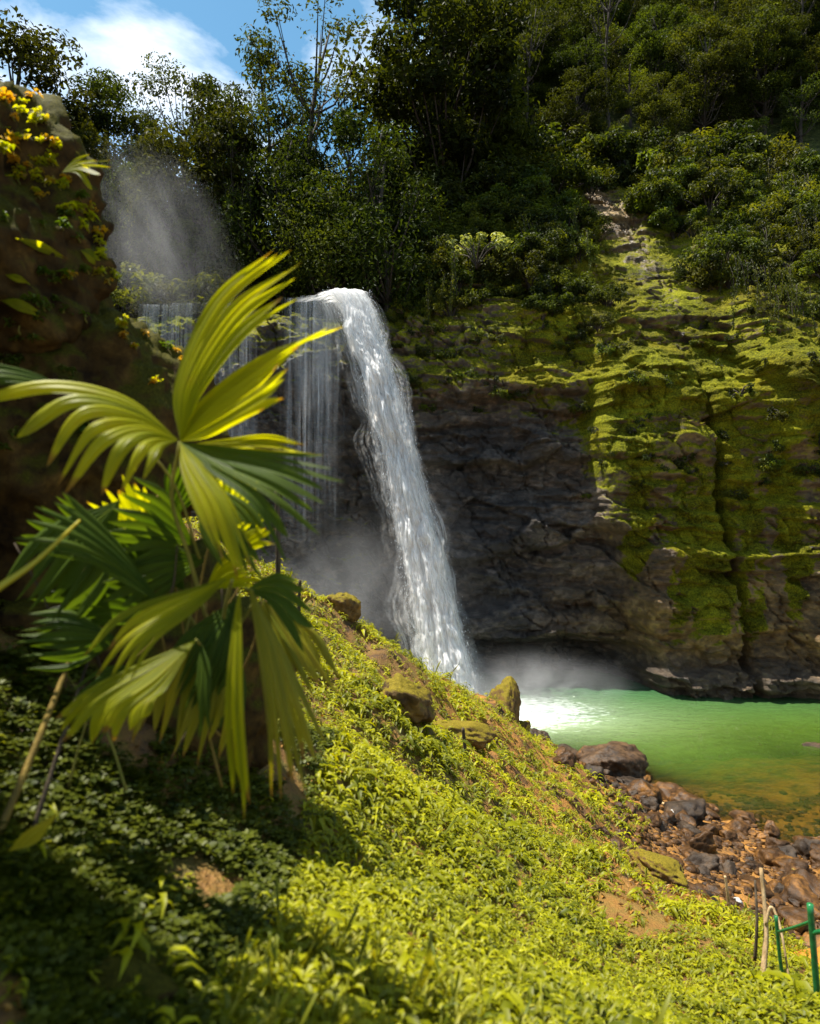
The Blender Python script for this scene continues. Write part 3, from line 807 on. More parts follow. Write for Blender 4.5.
for px0, px1, pyt, pyb, Y0, seed, lab in [
        (278, 345, 298, 560, 35.0, 31, 'wide thin curtain of water falling close beside the main waterfall'),
        (292, 346, 296, 430, 34.7, 34, 'white frothy spill directly against the left side of the main waterfall'),
        (196, 262, 303, 590, 35.4, 32, 'faint middle veil of water behind the upright palm leaf'),
        (138, 202, 304, 420, 35.6, 33, 'short leftmost trickling fall beside the mossy outcrop')]:
    o = sheets('thin_waterfall', [(px0, px1, pyt, pyb, Y0, seed), (px0 + 4, px1 - 5, pyt, pyb, Y0 - .3, seed + 20)], M['fall_thin'], None, curtain)
    tag(o, lab, 'waterfall', 'thin falls left of the main waterfall')

# mist
def mist(name, px, py, Y, r, dens, label, rot=0, col=(.94, .94, .95), detail=4, power=1.5):
    me = bpy.data.meshes.new('mist')
    import bmesh
    bm = bmesh.new(); bmesh.ops.create_icosphere(bm, subdivisions=3, radius=1); bm.to_mesh(me); bm.free()
    t = NT('mist_' + name)
    tc = t.n('ShaderNodeTexCoord').outputs['Object']
    ln = t.n('ShaderNodeVectorMath', operation='LENGTH'); t.l(tc, ln.inputs[0])
    fall_ = t.math('POWER', t.mapr(ln.outputs['Value'], 0, .98, 1, 0), power)
    nz = t.mapr(t.noise(tc, 2.3, detail, .62, .8, (1, 1, .6)), .40, .64, .05, 1.7)
    v = t.n('ShaderNodeVolumePrincipled'); v.inputs['Color'].default_value = (*col, 1); v.inputs['Anisotropy'].default_value = .25
    t.l(t.math('MULTIPLY', t.math('MULTIPLY', fall_, nz), dens), v.inputs['Density'])
    t.l(v.outputs[0], t.out.inputs['Volume'])
    o = link('mist', me, t.m); o.location = [float(c) for c in P(px, py, Y)]
    o.scale = r; o.rotation_euler = (0, rot, 0)
    return tag(o, label, 'mist', kind='stuff')
mist('foot', 525, 690, 30.5, (6.2, 2.4, 2.3), 1.0, 'white spray billowing where the main waterfall strikes the pool', power=2.3)
mist('wall', 350, 600, 31.5, (6.5, 2.6, 4.8), .16, 'grey mist drifting left of the main waterfall against the wall')
mist('veil', 432, 560, 32.0, (3.0, 2.0, 8.0), .07, 'thin spray drifting round the lower half of the main waterfall', rot=math.radians(-11), power=2.4)
mist('lip', 160, 250, 36.8, (4.6, 2.6, 7.6), .10, 'pale mist rising over the left lip in front of the woods', rot=math.radians(-28))

# ------------------------------------------------------------------ rocks
def ico(sub):
    import bmesh
    bm = bmesh.new(); bmesh.ops.create_icosphere(bm, subdivisions=sub, radius=1)
    V = np.array([v.co[:] for v in bm.verts]); T = np.array([[v.index for v in f.verts] for f in bm.faces]); bm.free()
    return V, T
def rock_shape(seed, sub=4, planes=14, rough=.10, sharp=9., dmin=.66):
    r = np.random.default_rng(seed); V, T = ico(sub); D = unit(V)
    gi = np.arange(planes) + .5; gp = np.arccos(1 - 2 * gi / planes); gt = math.pi * (1 + 5 ** .5) * gi + r.uniform(0, 6.28)
    N = unit(np.stack([np.cos(gt) * np.sin(gp), np.sin(gt) * np.sin(gp), np.cos(gp)], -1) + r.normal(0, .28, (planes, 3))); d = r.uniform(dmin, 1.0, planes)
    c = np.clip(D @ N.T, .02, None) / d
    rad = np.minimum(1.0 / (np.sum(c ** sharp, 1) ** (1 / sharp)), 1.22)
    rad = rad * (1 + rough * fbm(D[:, 0] * 2.2 + seed, D[:, 1] * 2.2, D[:, 2] * 2.2, 4, seed) + rough * .35 * fbm(D[:, 0] * 8 + seed, D[:, 1] * 8, D[:, 2] * 8, 3, seed + 5))
    return D * rad[:, None], T
ROCKS = []
for i in range(10):
    V, T = rock_shape(200 + i, 4, 8 + i % 4, .26, 22.)
    mb = MB(); mb.add(V, tris=T); ROCKS.append(mb)
def rock(name, loc, dims, mat, label, seed=None, rot=(0, 0, 0), group=None, sub=5, planes=13, rough=.24, cat='rock'):
    V, T = rock_shape(seed, sub, planes, rough)
    mb = MB(); mb.add(V, tris=T)
    if mat == 'rock_mossy':      # keep these standing clear of the slope they sit in
        loc = np.array(loc); loc[2] = max(loc[2], float(ground(loc[:1], loc[1:2])[0]) + dims[2] * .45)
    o = link(name, mb.mesh(name), M[mat], None, loc); o.scale = dims; o.rotation_euler = rot
    return tag(o, label, cat, group)
# named rocks
rock('boulder', P(617, 770, 23.0) + np.array([0, .1, .12]), (1.32, 1.1, .92), 'rock_boulder', 'big rounded brown boulder at the edge of the green water', 31, (0, .25, .3), cat='boulder')
rock('rock', P(569, 757, 25.2), (.75, .6, .32), 'rock_dark', 'dark wet rock with white water beside it, left of the big boulder', 32, (0, .1, .2))
rock('rock', P(566, 772, 24.2), (.62, .5, .36), 'rock_dark', 'small black wet rock in front of the white-water rock', 38, (0, .1, .8))
rock('rock', P(590, 782, 22.5), (1.15, .8, .36), 'rock_shore', 'flat mossy brown slab below the big boulder', 33, (0, .3, .1))
rock('rock', P(640, 790, 21.6), (.9, .7, .3), 'rock_dark', 'long dark rock sloping down from the big boulder into the water', 34, (0, .45, 0))
rock('rock', P(645, 815, 19.8), (.75, .6, .35), 'rock_shore', 'wet brown rock with an orange top below the big boulder', 35, (0, .3, 0))
rock('boulder', P(812, 745, 26.0) + np.array([.2, 0, -.15]), (.62, .5, .26), 'rock_dark', 'lone dark rock breaking the water near the right edge', 36, cat='boulder')
rock('mossy_rock', P(505, 722, 20.4), (.66, .6, 1.0), 'rock_mossy', 'tall moss-covered rock standing at the end of the green ridge', 57, (0, .15, 1.4))
rock('mossy_rock', P(538, 745, 21.3), (.42, .4, .5), 'rock_dark', 'dark rock leaning at the right foot of the tall mossy rock', 39, (0, .4, .4))
rock('mossy_rock', P(522, 736, 20.8), (.34, .3, .3), 'rock_mossy', 'small round mossy stone beside the tall mossy rock', 40, (0, .2, .4))
rock('mossy_rock', P(402, 722, 7.3), (.36, .3, .26), 'rock_mossy', 'orange-topped rock jutting from the middle of the leafy slope', 41, (0, .55, .3))
rock('mossy_rock', P(462, 735, 10.5), (.55, .4, .22), 'rock_mossy', 'low mossy rock in the slope right of the orange-topped rock', 42, (0, .35, .3))
rock('mossy_rock', P(655, 868, 8.9), (.42, .5, .22), 'rock_mossy', 'orange soil-stained rock at the lower edge of the greenery', 43, (0, .45, .3))
rock('mossy_rock', P(342, 640, 12.5), (.35, .3, .3), 'rock_mossy', 'small dark crag on the crest of the green ridge', 44, (0, .4, .3))
rock('boulder', P(115, 995, 1.42), (.115, .11, .10), 'rock_near', 'dark mossy stone at the bottom left, close to the camera', 45, (0, .2, .3), cat='boulder')
# loose shore rocks
meshes = []
for i, mb in enumerate(ROCKS):
    me = mb.mesh('shore_rock'); me.materials.append(M['rock_dark' if i % 4 == 3 else 'rock_shore']); meshes.append(me)
def shoreline_band(x, y):
    z = float(ground0(np.array([x]), np.array([y]))[0])
    return -.12 < z < 3.4, z
cnt = 0; placed = []
for _ in range(9000):
    if cnt >= 290: break
    y = rng.uniform(8.5, 25); x = rng.uniform(.22, .74) * y
    ok, z = shoreline_band(x, y)
    if not ok or x < 2.6: continue
    if z > 1.6 and rng.uniform() < .75: continue
    s = float(np.clip(rng.lognormal(-1.75, .50), .08, .55)) * (1.1 if z < 1 else .7)
    if any((x - a) ** 2 + (y - b) ** 2 < (.62 * (s + c)) ** 2 for a, b, c in placed): continue
    placed.append((x, y, s))
    k = int(rng.integers(len(meshes)))
    o = link('shore_rock', meshes[k], None, None, (x, y, float(ground(np.array([x]), np.array([y]))[0]) + s * .12))
    o.scale = (s * rng.uniform(.9, 1.5), s * rng.uniform(.8, 1.2), s * rng.uniform(.5, 1.0))
    o.rotation_euler = (rng.normal(0, .25), rng.normal(.2, .25), rng.uniform(0, 6.28))
    tag(o, 'wet brown stone among the loose rocks along the shore below the bank' if k % 4 != 3 else
        'nearly black wet stone among the loose rocks along the shore', 'rock', 'loose rocks along the shore')
    cnt += 1
for px, py, Y, s, lab in [(672, 814, 18.6, .10, 'small white stone lying among the brown shore rocks'),
                          (655, 840, 16.5, .12, 'little pale stone standing upright below the small white stone'),
                          (735, 905, 11.5, .12, 'pale flat stone near the green railing')]:
    rock('pale_stone', P(px, py, Y), (s, s * .8, s * 1.1), 'rock_white', lab, int(px), sub=4)
# gravel between them
n = 5000
y = rng.uniform(8.5, 25, n); x = rng.uniform(.2, .8, n) * y
z = ground(x, y); k = (z > -.25) & (z < 2.6) & (x > 2.6)
x, y, z = x[k], y[k], z[k]
V0, T0 = rock_shape(300, 1, 8, .1)
s = rng.uniform(.03, .11, len(x)); a = rng.uniform(0, 6.28, len(x))
Vg = np.stack([(V0[None, :, 0] * np.cos(a)[:, None] - V0[None, :, 1] * np.sin(a)[:, None]) * s[:, None] * 1.3 + x[:, None],
               (V0[None, :, 0] * np.sin(a)[:, None] + V0[None, :, 1] * np.cos(a)[:, None]) * s[:, None] + y[:, None],
               V0[None, :, 2] * s[:, None] * .7 + z[:, None]], -1)
Tg = (T0[None] + np.arange(len(x))[:, None, None] * len(V0)).reshape(-1, 3)
mb = MB(); mb.add(Vg.reshape(-1, 3), tris=Tg)
tag(link('gravel', mb.mesh('gravel'), M['rock_shore']), 'brown gravel and pebbles between the shore rocks', 'gravel', kind='stuff')

# near rock outcrop on the left
OUT = []
def outcrop(name, c, dims, seed, label, rot=(0, 0, 0), rough=.16):
    V, T = rock_shape(seed, 6, 26, rough, 9., .88)
    V = V * np.array(dims)
    n = fbm(V[:, 0] * 6, V[:, 1] * 6, V[:, 2] * 6, 5, seed + 50, .6)
    V = V + unit(V) * (.11 * n + .03 * np.abs(fbm(V[:, 0] * 14, V[:, 1] * 14, V[:, 2] * 14, 3, seed + 70)))[:, None]
    mb = MB(); mb.add(V, tris=T); OUT.append((V + np.asarray(c), T))
    o = link(name, mb.mesh(name), M['rock_near'], None, c)
    return tag(o, label, 'rock outcrop')
outcrop('rock_outcrop', P(-62, 262, 2.75), (.75, .50, .76), 51, 'dark upper boulder overhanging the top left, fringed with yellow leaves', (0, .35, 0))
outcrop('rock_outcrop', P(58, 456, 2.95), (.75, .52, .84), 52, 'dark mossy rock face behind the palm leaves, lower of the two', (0, .35, 0))

outcrop('rock_outcrop', np.array([-2.1, 1.3, H + 1.4]), (.80, .62, 1.7), 58, 'tall unseen boulder added left of the viewpoint to shade the lower left')  # out of view, added to cast shade over the lower left ground
outcrop('rock_outcrop', P(95, 705, 2.9), (.84, .45, .76), 53, 'dark earthy rock under the palm plant at the foot of the outcrop', (0, .3, 0), .12)

# ------------------------------------------------------------------ ground cover
def lance(n_leaf, seed, up=.5, L=1., W=.30):
    """a little plant: stem with alternate arching lance leaves; unit size"""
    r = np.random.default_rng(seed); Vs = []; Q = []; Tr = []; tn = []; n = 0
    for k in range(n_leaf):
        a = k * 2.4 + r.uniform(-.5, .5); h = .15 + .75 * k / n_leaf
        l = L * r.uniform(.6, 1.1); w = W * l * r.uniform(.8, 1.2)
        d = np.array([math.cos(a), math.sin(a), 0]); s = np.array([-d[1], d[0], 0])
        el = up * r.uniform(.3, 1.3)
        cs = []
        for tt in (0, .3, .65, 1.):
            cs.append(np.array([0, 0, h]) + d * l * tt * math.cos(el * .6) + np.array([0, 0, 1]) * l * (el * tt - (.75 + .3 * el) * tt * tt))
        fold = np.array([0, 0, w * .22])
        V = [cs[0], cs[1] - s * w * .5 + fold, cs[1], cs[1] + s * w * .5 + fold, cs[2] - s * w * .38 + fold, cs[2], cs[2] + s * w * .38 + fold, cs[3]]
        Vs += V
        Q += [[n + 1, n + 2, n + 5, n + 4], [n + 2, n + 3, n + 6, n + 5]]
        Tr += [[n, n + 2, n + 1], [n, n + 3, n + 2], [n + 4, n + 5, n + 7], [n + 5, n + 6, n + 7]]
        tn += [r.uniform(0, 1)] * 8; n += 8
    return np.array(Vs), np.array(Q), np.array(Tr), np.array(tn)
def clover(seed):
    r = np.random.default_rng(seed); Vs = []; Tr = []; tn = []; n = 0
    for k in range(5):
        a0 = r.uniform(0, 6.28); q = r.uniform(.1, .8); c = np.array([math.cos(a0) * q, math.sin(a0) * q, r.uniform(.3, .9)]); tv = r.uniform(0, 1)
        b0 = r.uniform(0, 6.28); tl = r.normal(0, .25, 2)
        for j in range(3):
            b = b0 + j * 2.094; d = np.array([math.cos(b), math.sin(b), 0]); s = np.array([-d[1], d[0], 0])
            R = .34
            pts = [c, c + d * R * .55 - s * R * .42, c + d * R * .95 - s * R * .40, c + d * R * .82 + np.array([0, 0, -.03]), c + d * R * .95 + s * R * .40, c + d * R * .55 + s * R * .42]
            pts = [p_ + np.array([0, 0, (p_[0] - c[0]) * tl[0] + (p_[1] - c[1]) * tl[1] - .12 * np.linalg.norm(p_ - c)]) for p_ in pts]
            Vs += pts; Tr += [[n, n + 1, n + 3], [n + 1, n + 2, n + 3], [n, n + 3, n + 5], [n + 3, n + 4, n + 5]]; tn += [tv] * 6; n += 6
    return np.array(Vs), np.zeros((0, 4), int), np.array(Tr), np.array(tn)

def scatter(mb, tmpl, pos, size, tilt=.25, seed=0, tint0=None):
    r = np.random.default_rng(seed); V, Q, T, tn = tmpl
    n = len(pos); a = r.uniform(0, 6.28, n); s = size
    x = V[None, :, 0] * np.cos(a)[:, None] - V[None, :, 1] * np.sin(a)[:, None]
    y = V[None, :, 0] * np.sin(a)[:, None] + V[None, :, 1] * np.cos(a)[:, None]
    z = np.broadcast_to(V[None, :, 2], x.shape)
    tx = r.normal(0, tilt, n)[:, None] + .15; ty = r.normal(0, tilt, n)[:, None] - .1
    x = x + z * tx; y = y + z * ty
    W = np.stack([x, y, z], -1) * s[:, None, None] + pos[:, None, :]
    off = np.arange(n)[:, None, None] * len(V)
    tt = np.clip(tn[None] * .6 + (tint0[:, None] if tint0 is not None else r.uniform(0, .4, n)[:, None]), 0, 1)
    mb.add(W.reshape(-1, 3), (Q[None] + off).reshape(-1, 4) if len(Q) else None, (T[None] + off).reshape(-1, 3), tint=tt.ravel())

# where the ground cover grows
N = 46000
yy_ = np.exp(rng.uniform(math.log(.9), math.log(22), N)); xx_ = rng.uniform(-.74, .72, N) * yy_
zz_ = ground(xx_, yy_)
pxx = 410 + F * xx_ / yy_; pyy = 512 - F * (zz_ - H) / yy_
patch = fbm(xx_ * .8, yy_ * .8, xx_ * 0, 3, 140)
lim = np.interp(yy_, [0, 5, 8, 12, 16, 22], [4.3, 4.4, 3.9, 2.7, 1.7, .9]) + .5 * patch
keep = (zz_ > lim)
bare = (np.exp(-(((xx_ - .37 * yy_) / .80) ** 2 + ((yy_ - 7.8) / 2.6) ** 2)) > .42 + .5 * patch)
keep &= ~(bare & (rng.uniform(0, 1, N) < .85))
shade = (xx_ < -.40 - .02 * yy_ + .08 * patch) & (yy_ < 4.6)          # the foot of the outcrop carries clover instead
mbg = MB(); tm = [lance(7, 60 + i, .55, 1., .34) for i in range(3)] + [lance(6, 70 + i, .9, 1.25, .22) for i in range(2)]
sel = np.where(keep & (~shade | (rng.uniform(0, 1, N) < .025)))[0]
size = .039 * (yy_ / 2.0) ** .42 * np.exp(rng.normal(0, .30, N) + .55 * fbm(xx_ * 1.7, yy_ * 1.7, xx_ * 0, 3, 145))
kind_ = rng.integers(0, 5, N)
kind_ = np.where((pyy > 900) & (rng.uniform(0, 1, N) < .5), 3 + kind_ % 2, kind_)
tint0 = np.clip(.22 + .35 * fbm(xx_ * 1.3, yy_ * 1.3, xx_ * 0, 3, 150) + rng.normal(0, .1, N), 0, .6)
for i in range(5):
    s_ = sel[kind_[sel] == i]
    scatter(mbg, tm[i], np.stack([xx_, yy_, zz_], -1)[s_], size[s_], .3, i, tint0[s_])
tag(link('ground_cover', mbg.mesh('ground_cover', True), M['cover']), 'bright yellow-green leafy ground cover carpeting the sunlit slope', 'ground cover', kind='stuff')
gsel = np.where(keep & ~shade & (rng.uniform(0, 1, N) < np.clip(.02 + .30 * fbm(xx_ * .7, yy_ * .7, xx_ * 0, 3, 147) + .10 * sstep(.2, .5, xx_ / yy_), .01, .4)))[0]
mbq = MB(); scatter(mbq, lance(6, 90, 1.9, 2.0, .085), np.stack([xx_, yy_, zz_], -1)[gsel], size[gsel] * .85, .35, 33, None)
M['grass'] = leaf_mat('grass_blade', (.06, .09, .004), (.34, .31, .03), .4, (1.5, 1.35, .2), .5, .25)
tag(link('grass', mbq.mesh('grass', True), M['grass']), 'thin arching grass blades rising out of the leafy cover', 'grass', kind='stuff')
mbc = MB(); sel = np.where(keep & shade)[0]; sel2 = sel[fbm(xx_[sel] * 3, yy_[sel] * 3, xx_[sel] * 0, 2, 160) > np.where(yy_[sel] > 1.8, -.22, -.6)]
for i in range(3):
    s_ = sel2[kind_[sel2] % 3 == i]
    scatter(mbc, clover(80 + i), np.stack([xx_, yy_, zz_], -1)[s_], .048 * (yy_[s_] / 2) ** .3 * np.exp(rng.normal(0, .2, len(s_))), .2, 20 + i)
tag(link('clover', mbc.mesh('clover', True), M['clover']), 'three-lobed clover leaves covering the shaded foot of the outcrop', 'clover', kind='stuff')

# fallen leaves and bits on the bare soil
n = 5200
y = np.exp(rng.uniform(math.log(1.2), math.log(17), n)); x = rng.uniform(-.7, .72, n) * y
y[:2600] = 8.2 + rng.normal(0, 2.2, 2600); y = np.clip(y, 1.2, 20); x[:2600] = .37 * y[:2600] + rng.normal(0, .7, 2600)
z = ground(x, y) + .012
mbl = MB(); leaf_cloud(mbl, np.stack([x, y, z], -1), (.035 * (y / 2) ** .45)[:, None], None, 0, .5)
M['litter'] = leaf_mat('leaf_litter', (.05, .022, .006), (.34, .17, .03), .2, rough=.6, spec=.2)
tag(link('leaf_litter', mbl.mesh('leaf_litter', False), M['litter']), 'brown and orange fallen leaves littering the bare soil', 'leaf litter', kind='stuff')

# ------------------------------------------------------------------ the foreground palm-like plant
PY = 1.7
def palm_leaf(base, keys, nrib, mat, parent, seed, split=(.45, .85), pleat=.26, spread_=.9, jit=.04, name='leaf', label=None):
    """keys: list of ([points px,py,Y from near base to tip]); ribs are interpolated between them and pleated"""
    r = np.random.default_rng(seed); n = 22
    B = P(*base); K = np.array([bez([B] + [P(*q) for q in k], n) for k in keys])
    f = np.linspace(0, len(keys) - 1, nrib)
    C = []
    for i, v in enumerate(f):
        a = min(int(v), len(keys) - 2) if len(keys) > 1 else 0; w = v - a
        c = K[a] * (1 - w) + K[a + 1] * w if len(keys) > 1 else K[0]
        ln = 1 + r.normal(0, jit) - (.06 if i % 2 else 0)
        c = B + (c - B) * ln
        c = c + np.linspace(0, 1, n)[:, None] ** 2 * r.normal(0, .008, 3)
        C.append(c)
    C = np.array(C); tt = np.linspace(0, 1, n)
    Bd = np.zeros((nrib + 1, n, 3))
    Bd[1:-1] = (C[1:] + C[:-1]) / 2
    if nrib > 1:
        Bd[0] = C[0] + (C[0] - Bd[1]) * spread_; Bd[-1] = C[-1] + (C[-1] - Bd[-2]) * spread_
    sp = r.uniform(split[0], split[1], nrib + 1); sp[0] = sp[-1] = .5
    mb = MB(); ac = []
    for i in range(nrib):
        def edge(b, s):
            w = np.where(tt < s, 1, np.clip(1 - (tt - s) / (1 - s), 0, 1) ** .75)
            return C[i] + (Bd[b] - C[i]) * w[:, None]
        Lf, Rt = edge(i, sp[i]), edge(i + 1, sp[i + 1])
        tan = unit(np.gradient(C[i], axis=0)); nr = unit(np.cross(tan, Rt - Lf + 1e-9))
        wd = np.linalg.norm(Rt - Lf, axis=1)[:, None]
        up = nr * wd * pleat
        rows = [Lf - up * .5, (Lf * .5 + C[i] * .5) + up * .12, C[i] + up * .6, (Rt * .5 + C[i] * .5) + up * .12, Rt - up * .5]
        V = np.stack(rows, 1).reshape(-1, 3)
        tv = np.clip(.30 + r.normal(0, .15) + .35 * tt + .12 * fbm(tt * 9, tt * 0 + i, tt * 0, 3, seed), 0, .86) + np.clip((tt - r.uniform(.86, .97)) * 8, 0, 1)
        mb.add(V, gridfaces(n, 5), tint=np.repeat(np.clip(tv, 0, 1), 5)); ac.append(np.tile(np.linspace(0, 1, 5), n))
    o = link(name, mb.mesh(name, True, {'across': np.concatenate(ac)}), M[mat]); under(o, parent)
    if label: o['label'] = label
    return o
def stem(pts, r0, r1, mat, parent, name='stem', n=18):
    mb = MB(); mb.add(*tube(bez([P(*q) for q in pts], n), np.linspace(r0, r1, n), 8))
    o = link(name, mb.mesh(name), M[mat])
    return under(o, parent) if parent is not None else o

palm = empty('palm_plant', P(215, 640, 2.0))
bpy.context.view_layer.update()
tag(palm, 'large palm-like plant with pleated fan leaves growing from the left bank', 'plant')
hub = (180, 442, 1.70)
palm_leaf(hub, [[(176, 385, 1.74), (212, 300, 1.78), (270, 248, 1.76)], [(190, 380, 1.70), (238, 305, 1.70), (304, 258, 1.66)], [(205, 385, 1.66), (250, 325, 1.64), (303, 284, 1.62)]],
          8, 'palm_leaf', palm, 1, (.6, .92), .32, .6)
palm_leaf(hub, [[(200, 405, 1.72), (262, 356, 1.74), (345, 320, 1.72)], [(215, 412, 1.68), (262, 378, 1.66), (292, 348, 1.62)], [(215, 424, 1.64), (258, 398, 1.60), (287, 374, 1.58)], [(212, 436, 1.62), (250, 418, 1.58), (284, 402, 1.56)]],
          8, 'palm_leaf', palm, 2, (.5, .85), .34, .6)
palm_leaf((178, 440, 1.68), [[(130, 402, 1.66), (60, 388, 1.62), (-12, 404, 1.58)], [(130, 410, 1.62), (62, 400, 1.55), (14, 452, 1.50)], [(135, 420, 1.60), (85, 425, 1.50), (48, 488, 1.46)],
           [(140, 428, 1.58), (100, 445, 1.48), (68, 494, 1.45)], [(150, 438, 1.56), (130, 450, 1.48), (105, 500, 1.46)], [(160, 446, 1.56), (152, 458, 1.50), (138, 482, 1.48)]],
          8, 'palm_leaf', palm, 3, (.4, .62), .32, .7)
palm_leaf(hub, [[(182, 470, 1.62), (198, 515, 1.54), (222, 566, 1.50)], [(196, 470, 1.60), (224, 520, 1.52), (246, 606, 1.50)], [(208, 470, 1.60), (238, 510, 1.54), (262, 560, 1.53)]],
          6, 'palm_leaf', palm, 4, (.6, .9), .18, .8)
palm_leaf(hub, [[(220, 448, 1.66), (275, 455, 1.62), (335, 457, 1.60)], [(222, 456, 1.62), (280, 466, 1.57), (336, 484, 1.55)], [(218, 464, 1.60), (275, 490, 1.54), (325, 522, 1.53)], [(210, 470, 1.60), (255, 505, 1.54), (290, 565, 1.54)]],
          9, 'palm_shaded', palm, 5, (.5, .85), .2, .8, label='dark green shaded fan leaf pointing right')
palm_leaf((182, 446, 1.74), [[(225, 440, 1.80), (265, 436, 1.84), (300, 446, 1.84)], [(225, 450, 1.78), (262, 452, 1.82), (312, 458, 1.80)]],
          5, 'palm_leaf', palm, 6, (.5, .8), .2, .8)
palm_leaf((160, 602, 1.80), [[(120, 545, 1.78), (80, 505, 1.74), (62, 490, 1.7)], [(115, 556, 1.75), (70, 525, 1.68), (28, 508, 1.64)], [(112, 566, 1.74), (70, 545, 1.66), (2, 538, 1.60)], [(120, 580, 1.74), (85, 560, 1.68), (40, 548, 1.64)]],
          8, 'palm_shaded', palm, 7, (.45, .8), .2, .7, label='shaded deep green fan leaf pointing left')
palm_leaf((228, 578, 1.66), [[(190, 590, 1.60), (120, 615, 1.54), (78, 662, 1.50)], [(190, 602, 1.58), (130, 640, 1.50), (98, 678, 1.48)], [(195, 610, 1.58), (150, 645, 1.50), (125, 690, 1.48)]],
          6, 'palm_leaf', palm, 8, (.5, .75), .2, .9)
palm_leaf((196, 640, 1.72), [[(150, 660, 1.66), (90, 690, 1.58), (52, 722, 1.56)], [(150, 672, 1.64), (95, 710, 1.56), (70, 756, 1.54)], [(155, 682, 1.62), (115, 715, 1.56), (100, 748, 1.55)], [(165, 690, 1.62), (150, 705, 1.58), (150, 722, 1.56)]],
          9, 'palm_leaf', palm, 9, (.7, .92), .2, .6, label='lowest left leaf with a ragged saw-toothed edge')
palm_leaf((240, 582, 1.58), [[(232, 640, 1.52), (228, 720, 1.49), (236, 806, 1.50)], [(240, 640, 1.50), (242, 720, 1.47), (252, 818, 1.48)]],
          4, 'palm_leaf', palm, 10, (.75, .95), .2, 1.0)
palm_leaf((248, 582, 1.60), [[(258, 650, 1.53), (266, 730, 1.50), (266, 800, 1.50)], [(270, 645, 1.53), (285, 715, 1.50), (300, 792, 1.50)], [(280, 645, 1.54), (308, 705, 1.52), (336, 766, 1.54)]],
          8, 'palm_old', palm, 11, (.55, .9), .2, .8, label='long olive hanging leaf with browning split tips')
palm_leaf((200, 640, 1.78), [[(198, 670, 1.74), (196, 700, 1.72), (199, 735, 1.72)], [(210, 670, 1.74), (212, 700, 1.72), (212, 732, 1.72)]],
          4, 'palm_shaded', palm, 12, (.7, .9), .2, 1.)
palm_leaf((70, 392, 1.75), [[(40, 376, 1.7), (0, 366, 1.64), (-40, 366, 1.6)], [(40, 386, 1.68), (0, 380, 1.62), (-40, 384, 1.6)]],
          4, 'palm_shaded', palm, 13, (.7, .9), .2, 1.)
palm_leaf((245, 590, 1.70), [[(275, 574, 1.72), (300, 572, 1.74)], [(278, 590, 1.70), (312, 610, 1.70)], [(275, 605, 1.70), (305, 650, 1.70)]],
          5, 'palm_shaded', palm, 14, (.6, .85), .2, .8)
for k, (px, py, a, l, y_) in enumerate([(95, 560, 2.4, 60, 1.95), (140, 545, 1.9, 55, 1.95), (170, 520, 1.2, 50, 1.95), (120, 610, 2.9, 60, 1.98), (205, 590, .6, 45, 1.9), (175, 560, 2.0, 55, 2.0), (150, 670, 3.6, 60, 1.9), (230, 560, .9, 40, 1.85), (195, 545, 2.6, 70, 1.88), (185, 590, 2.3, 75, 1.92), (225, 530, 1.4, 55, 1.95), (205, 560, 3.3, 70, 1.9), (170, 620, 2.7, 80, 1.95), (250, 560, 1.8, 50, 1.95), (235, 640, 4.4, 60, 1.9), (150, 580, 1.6, 60, 2.0)]):
    l *= 1.3
    dx, dy = math.cos(a) * l, -math.sin(a) * l; ex, ey = -dy * .38, dx * .38
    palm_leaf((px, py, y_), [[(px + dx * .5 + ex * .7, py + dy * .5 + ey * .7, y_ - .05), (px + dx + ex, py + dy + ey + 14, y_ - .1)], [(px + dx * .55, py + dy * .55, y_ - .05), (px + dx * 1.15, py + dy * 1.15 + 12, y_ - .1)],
              [(px + dx * .5 - ex * .7, py + dy * .5 - ey * .7, y_ - .03), (px + dx - ex, py + dy - ey + 14, y_ - .08)]], 7, 'palm_leaf' if k % 3 == 1 else 'palm_shaded', palm, 30 + k, (.5, .8), .2, .9)
for pts, r0, r1, m in [([(215, 650, 2.0), (190, 560, 1.86), (172, 500, 1.76), (180, 442, 1.70)], .011, .006, 'stem'),
                       ([(220, 650, 2.0), (225, 610, 1.8), (232, 580, 1.66)], .010, .006, 'stem'),
                       ([(210, 655, 2.0), (185, 610, 1.9), (160, 602, 1.80)], .009, .005, 'stem'),
                       ([(212, 660, 2.0), (205, 650, 1.85), (196, 640, 1.72)], .009, .005, 'stem'),
                       ([(218, 655, 2.0), (255, 600, 1.75), (246, 588, 1.68)], .009, .005, 'stem'),
                       ([(140, 730, 1.9), (160, 690, 1.85), (185, 660, 1.9), (212, 640, 1.98)], .005, .004, 'stem_brown'),
                       ([(200, 560, 1.9), (165, 470, 1.75), (70, 392, 1.75)], .007, .004, 'stem')]:
    stem(pts, r0 * .6, r1 * .7, m, palm)
for k in range(16):          # tangle of old stalks and dry strips in the heart of the plant
    x0 = rng.uniform(60, 230); y0 = rng.uniform(640, 800); x1 = x0 + rng.uniform(-70, 80); y1 = y0 - rng.uniform(60, 190); yy0 = rng.uniform(1.9, 2.05)
    stem([(x0, y0, yy0), ((x0 + x1) / 2 + rng.uniform(-25, 25), (y0 + y1) / 2, yy0 - .05), (x1, y1, yy0 - .05)], rng.uniform(.003, .006), .002, rng.choice(['stem_brown', 'stem', 'stake']), palm, 'old_stalk', 12)
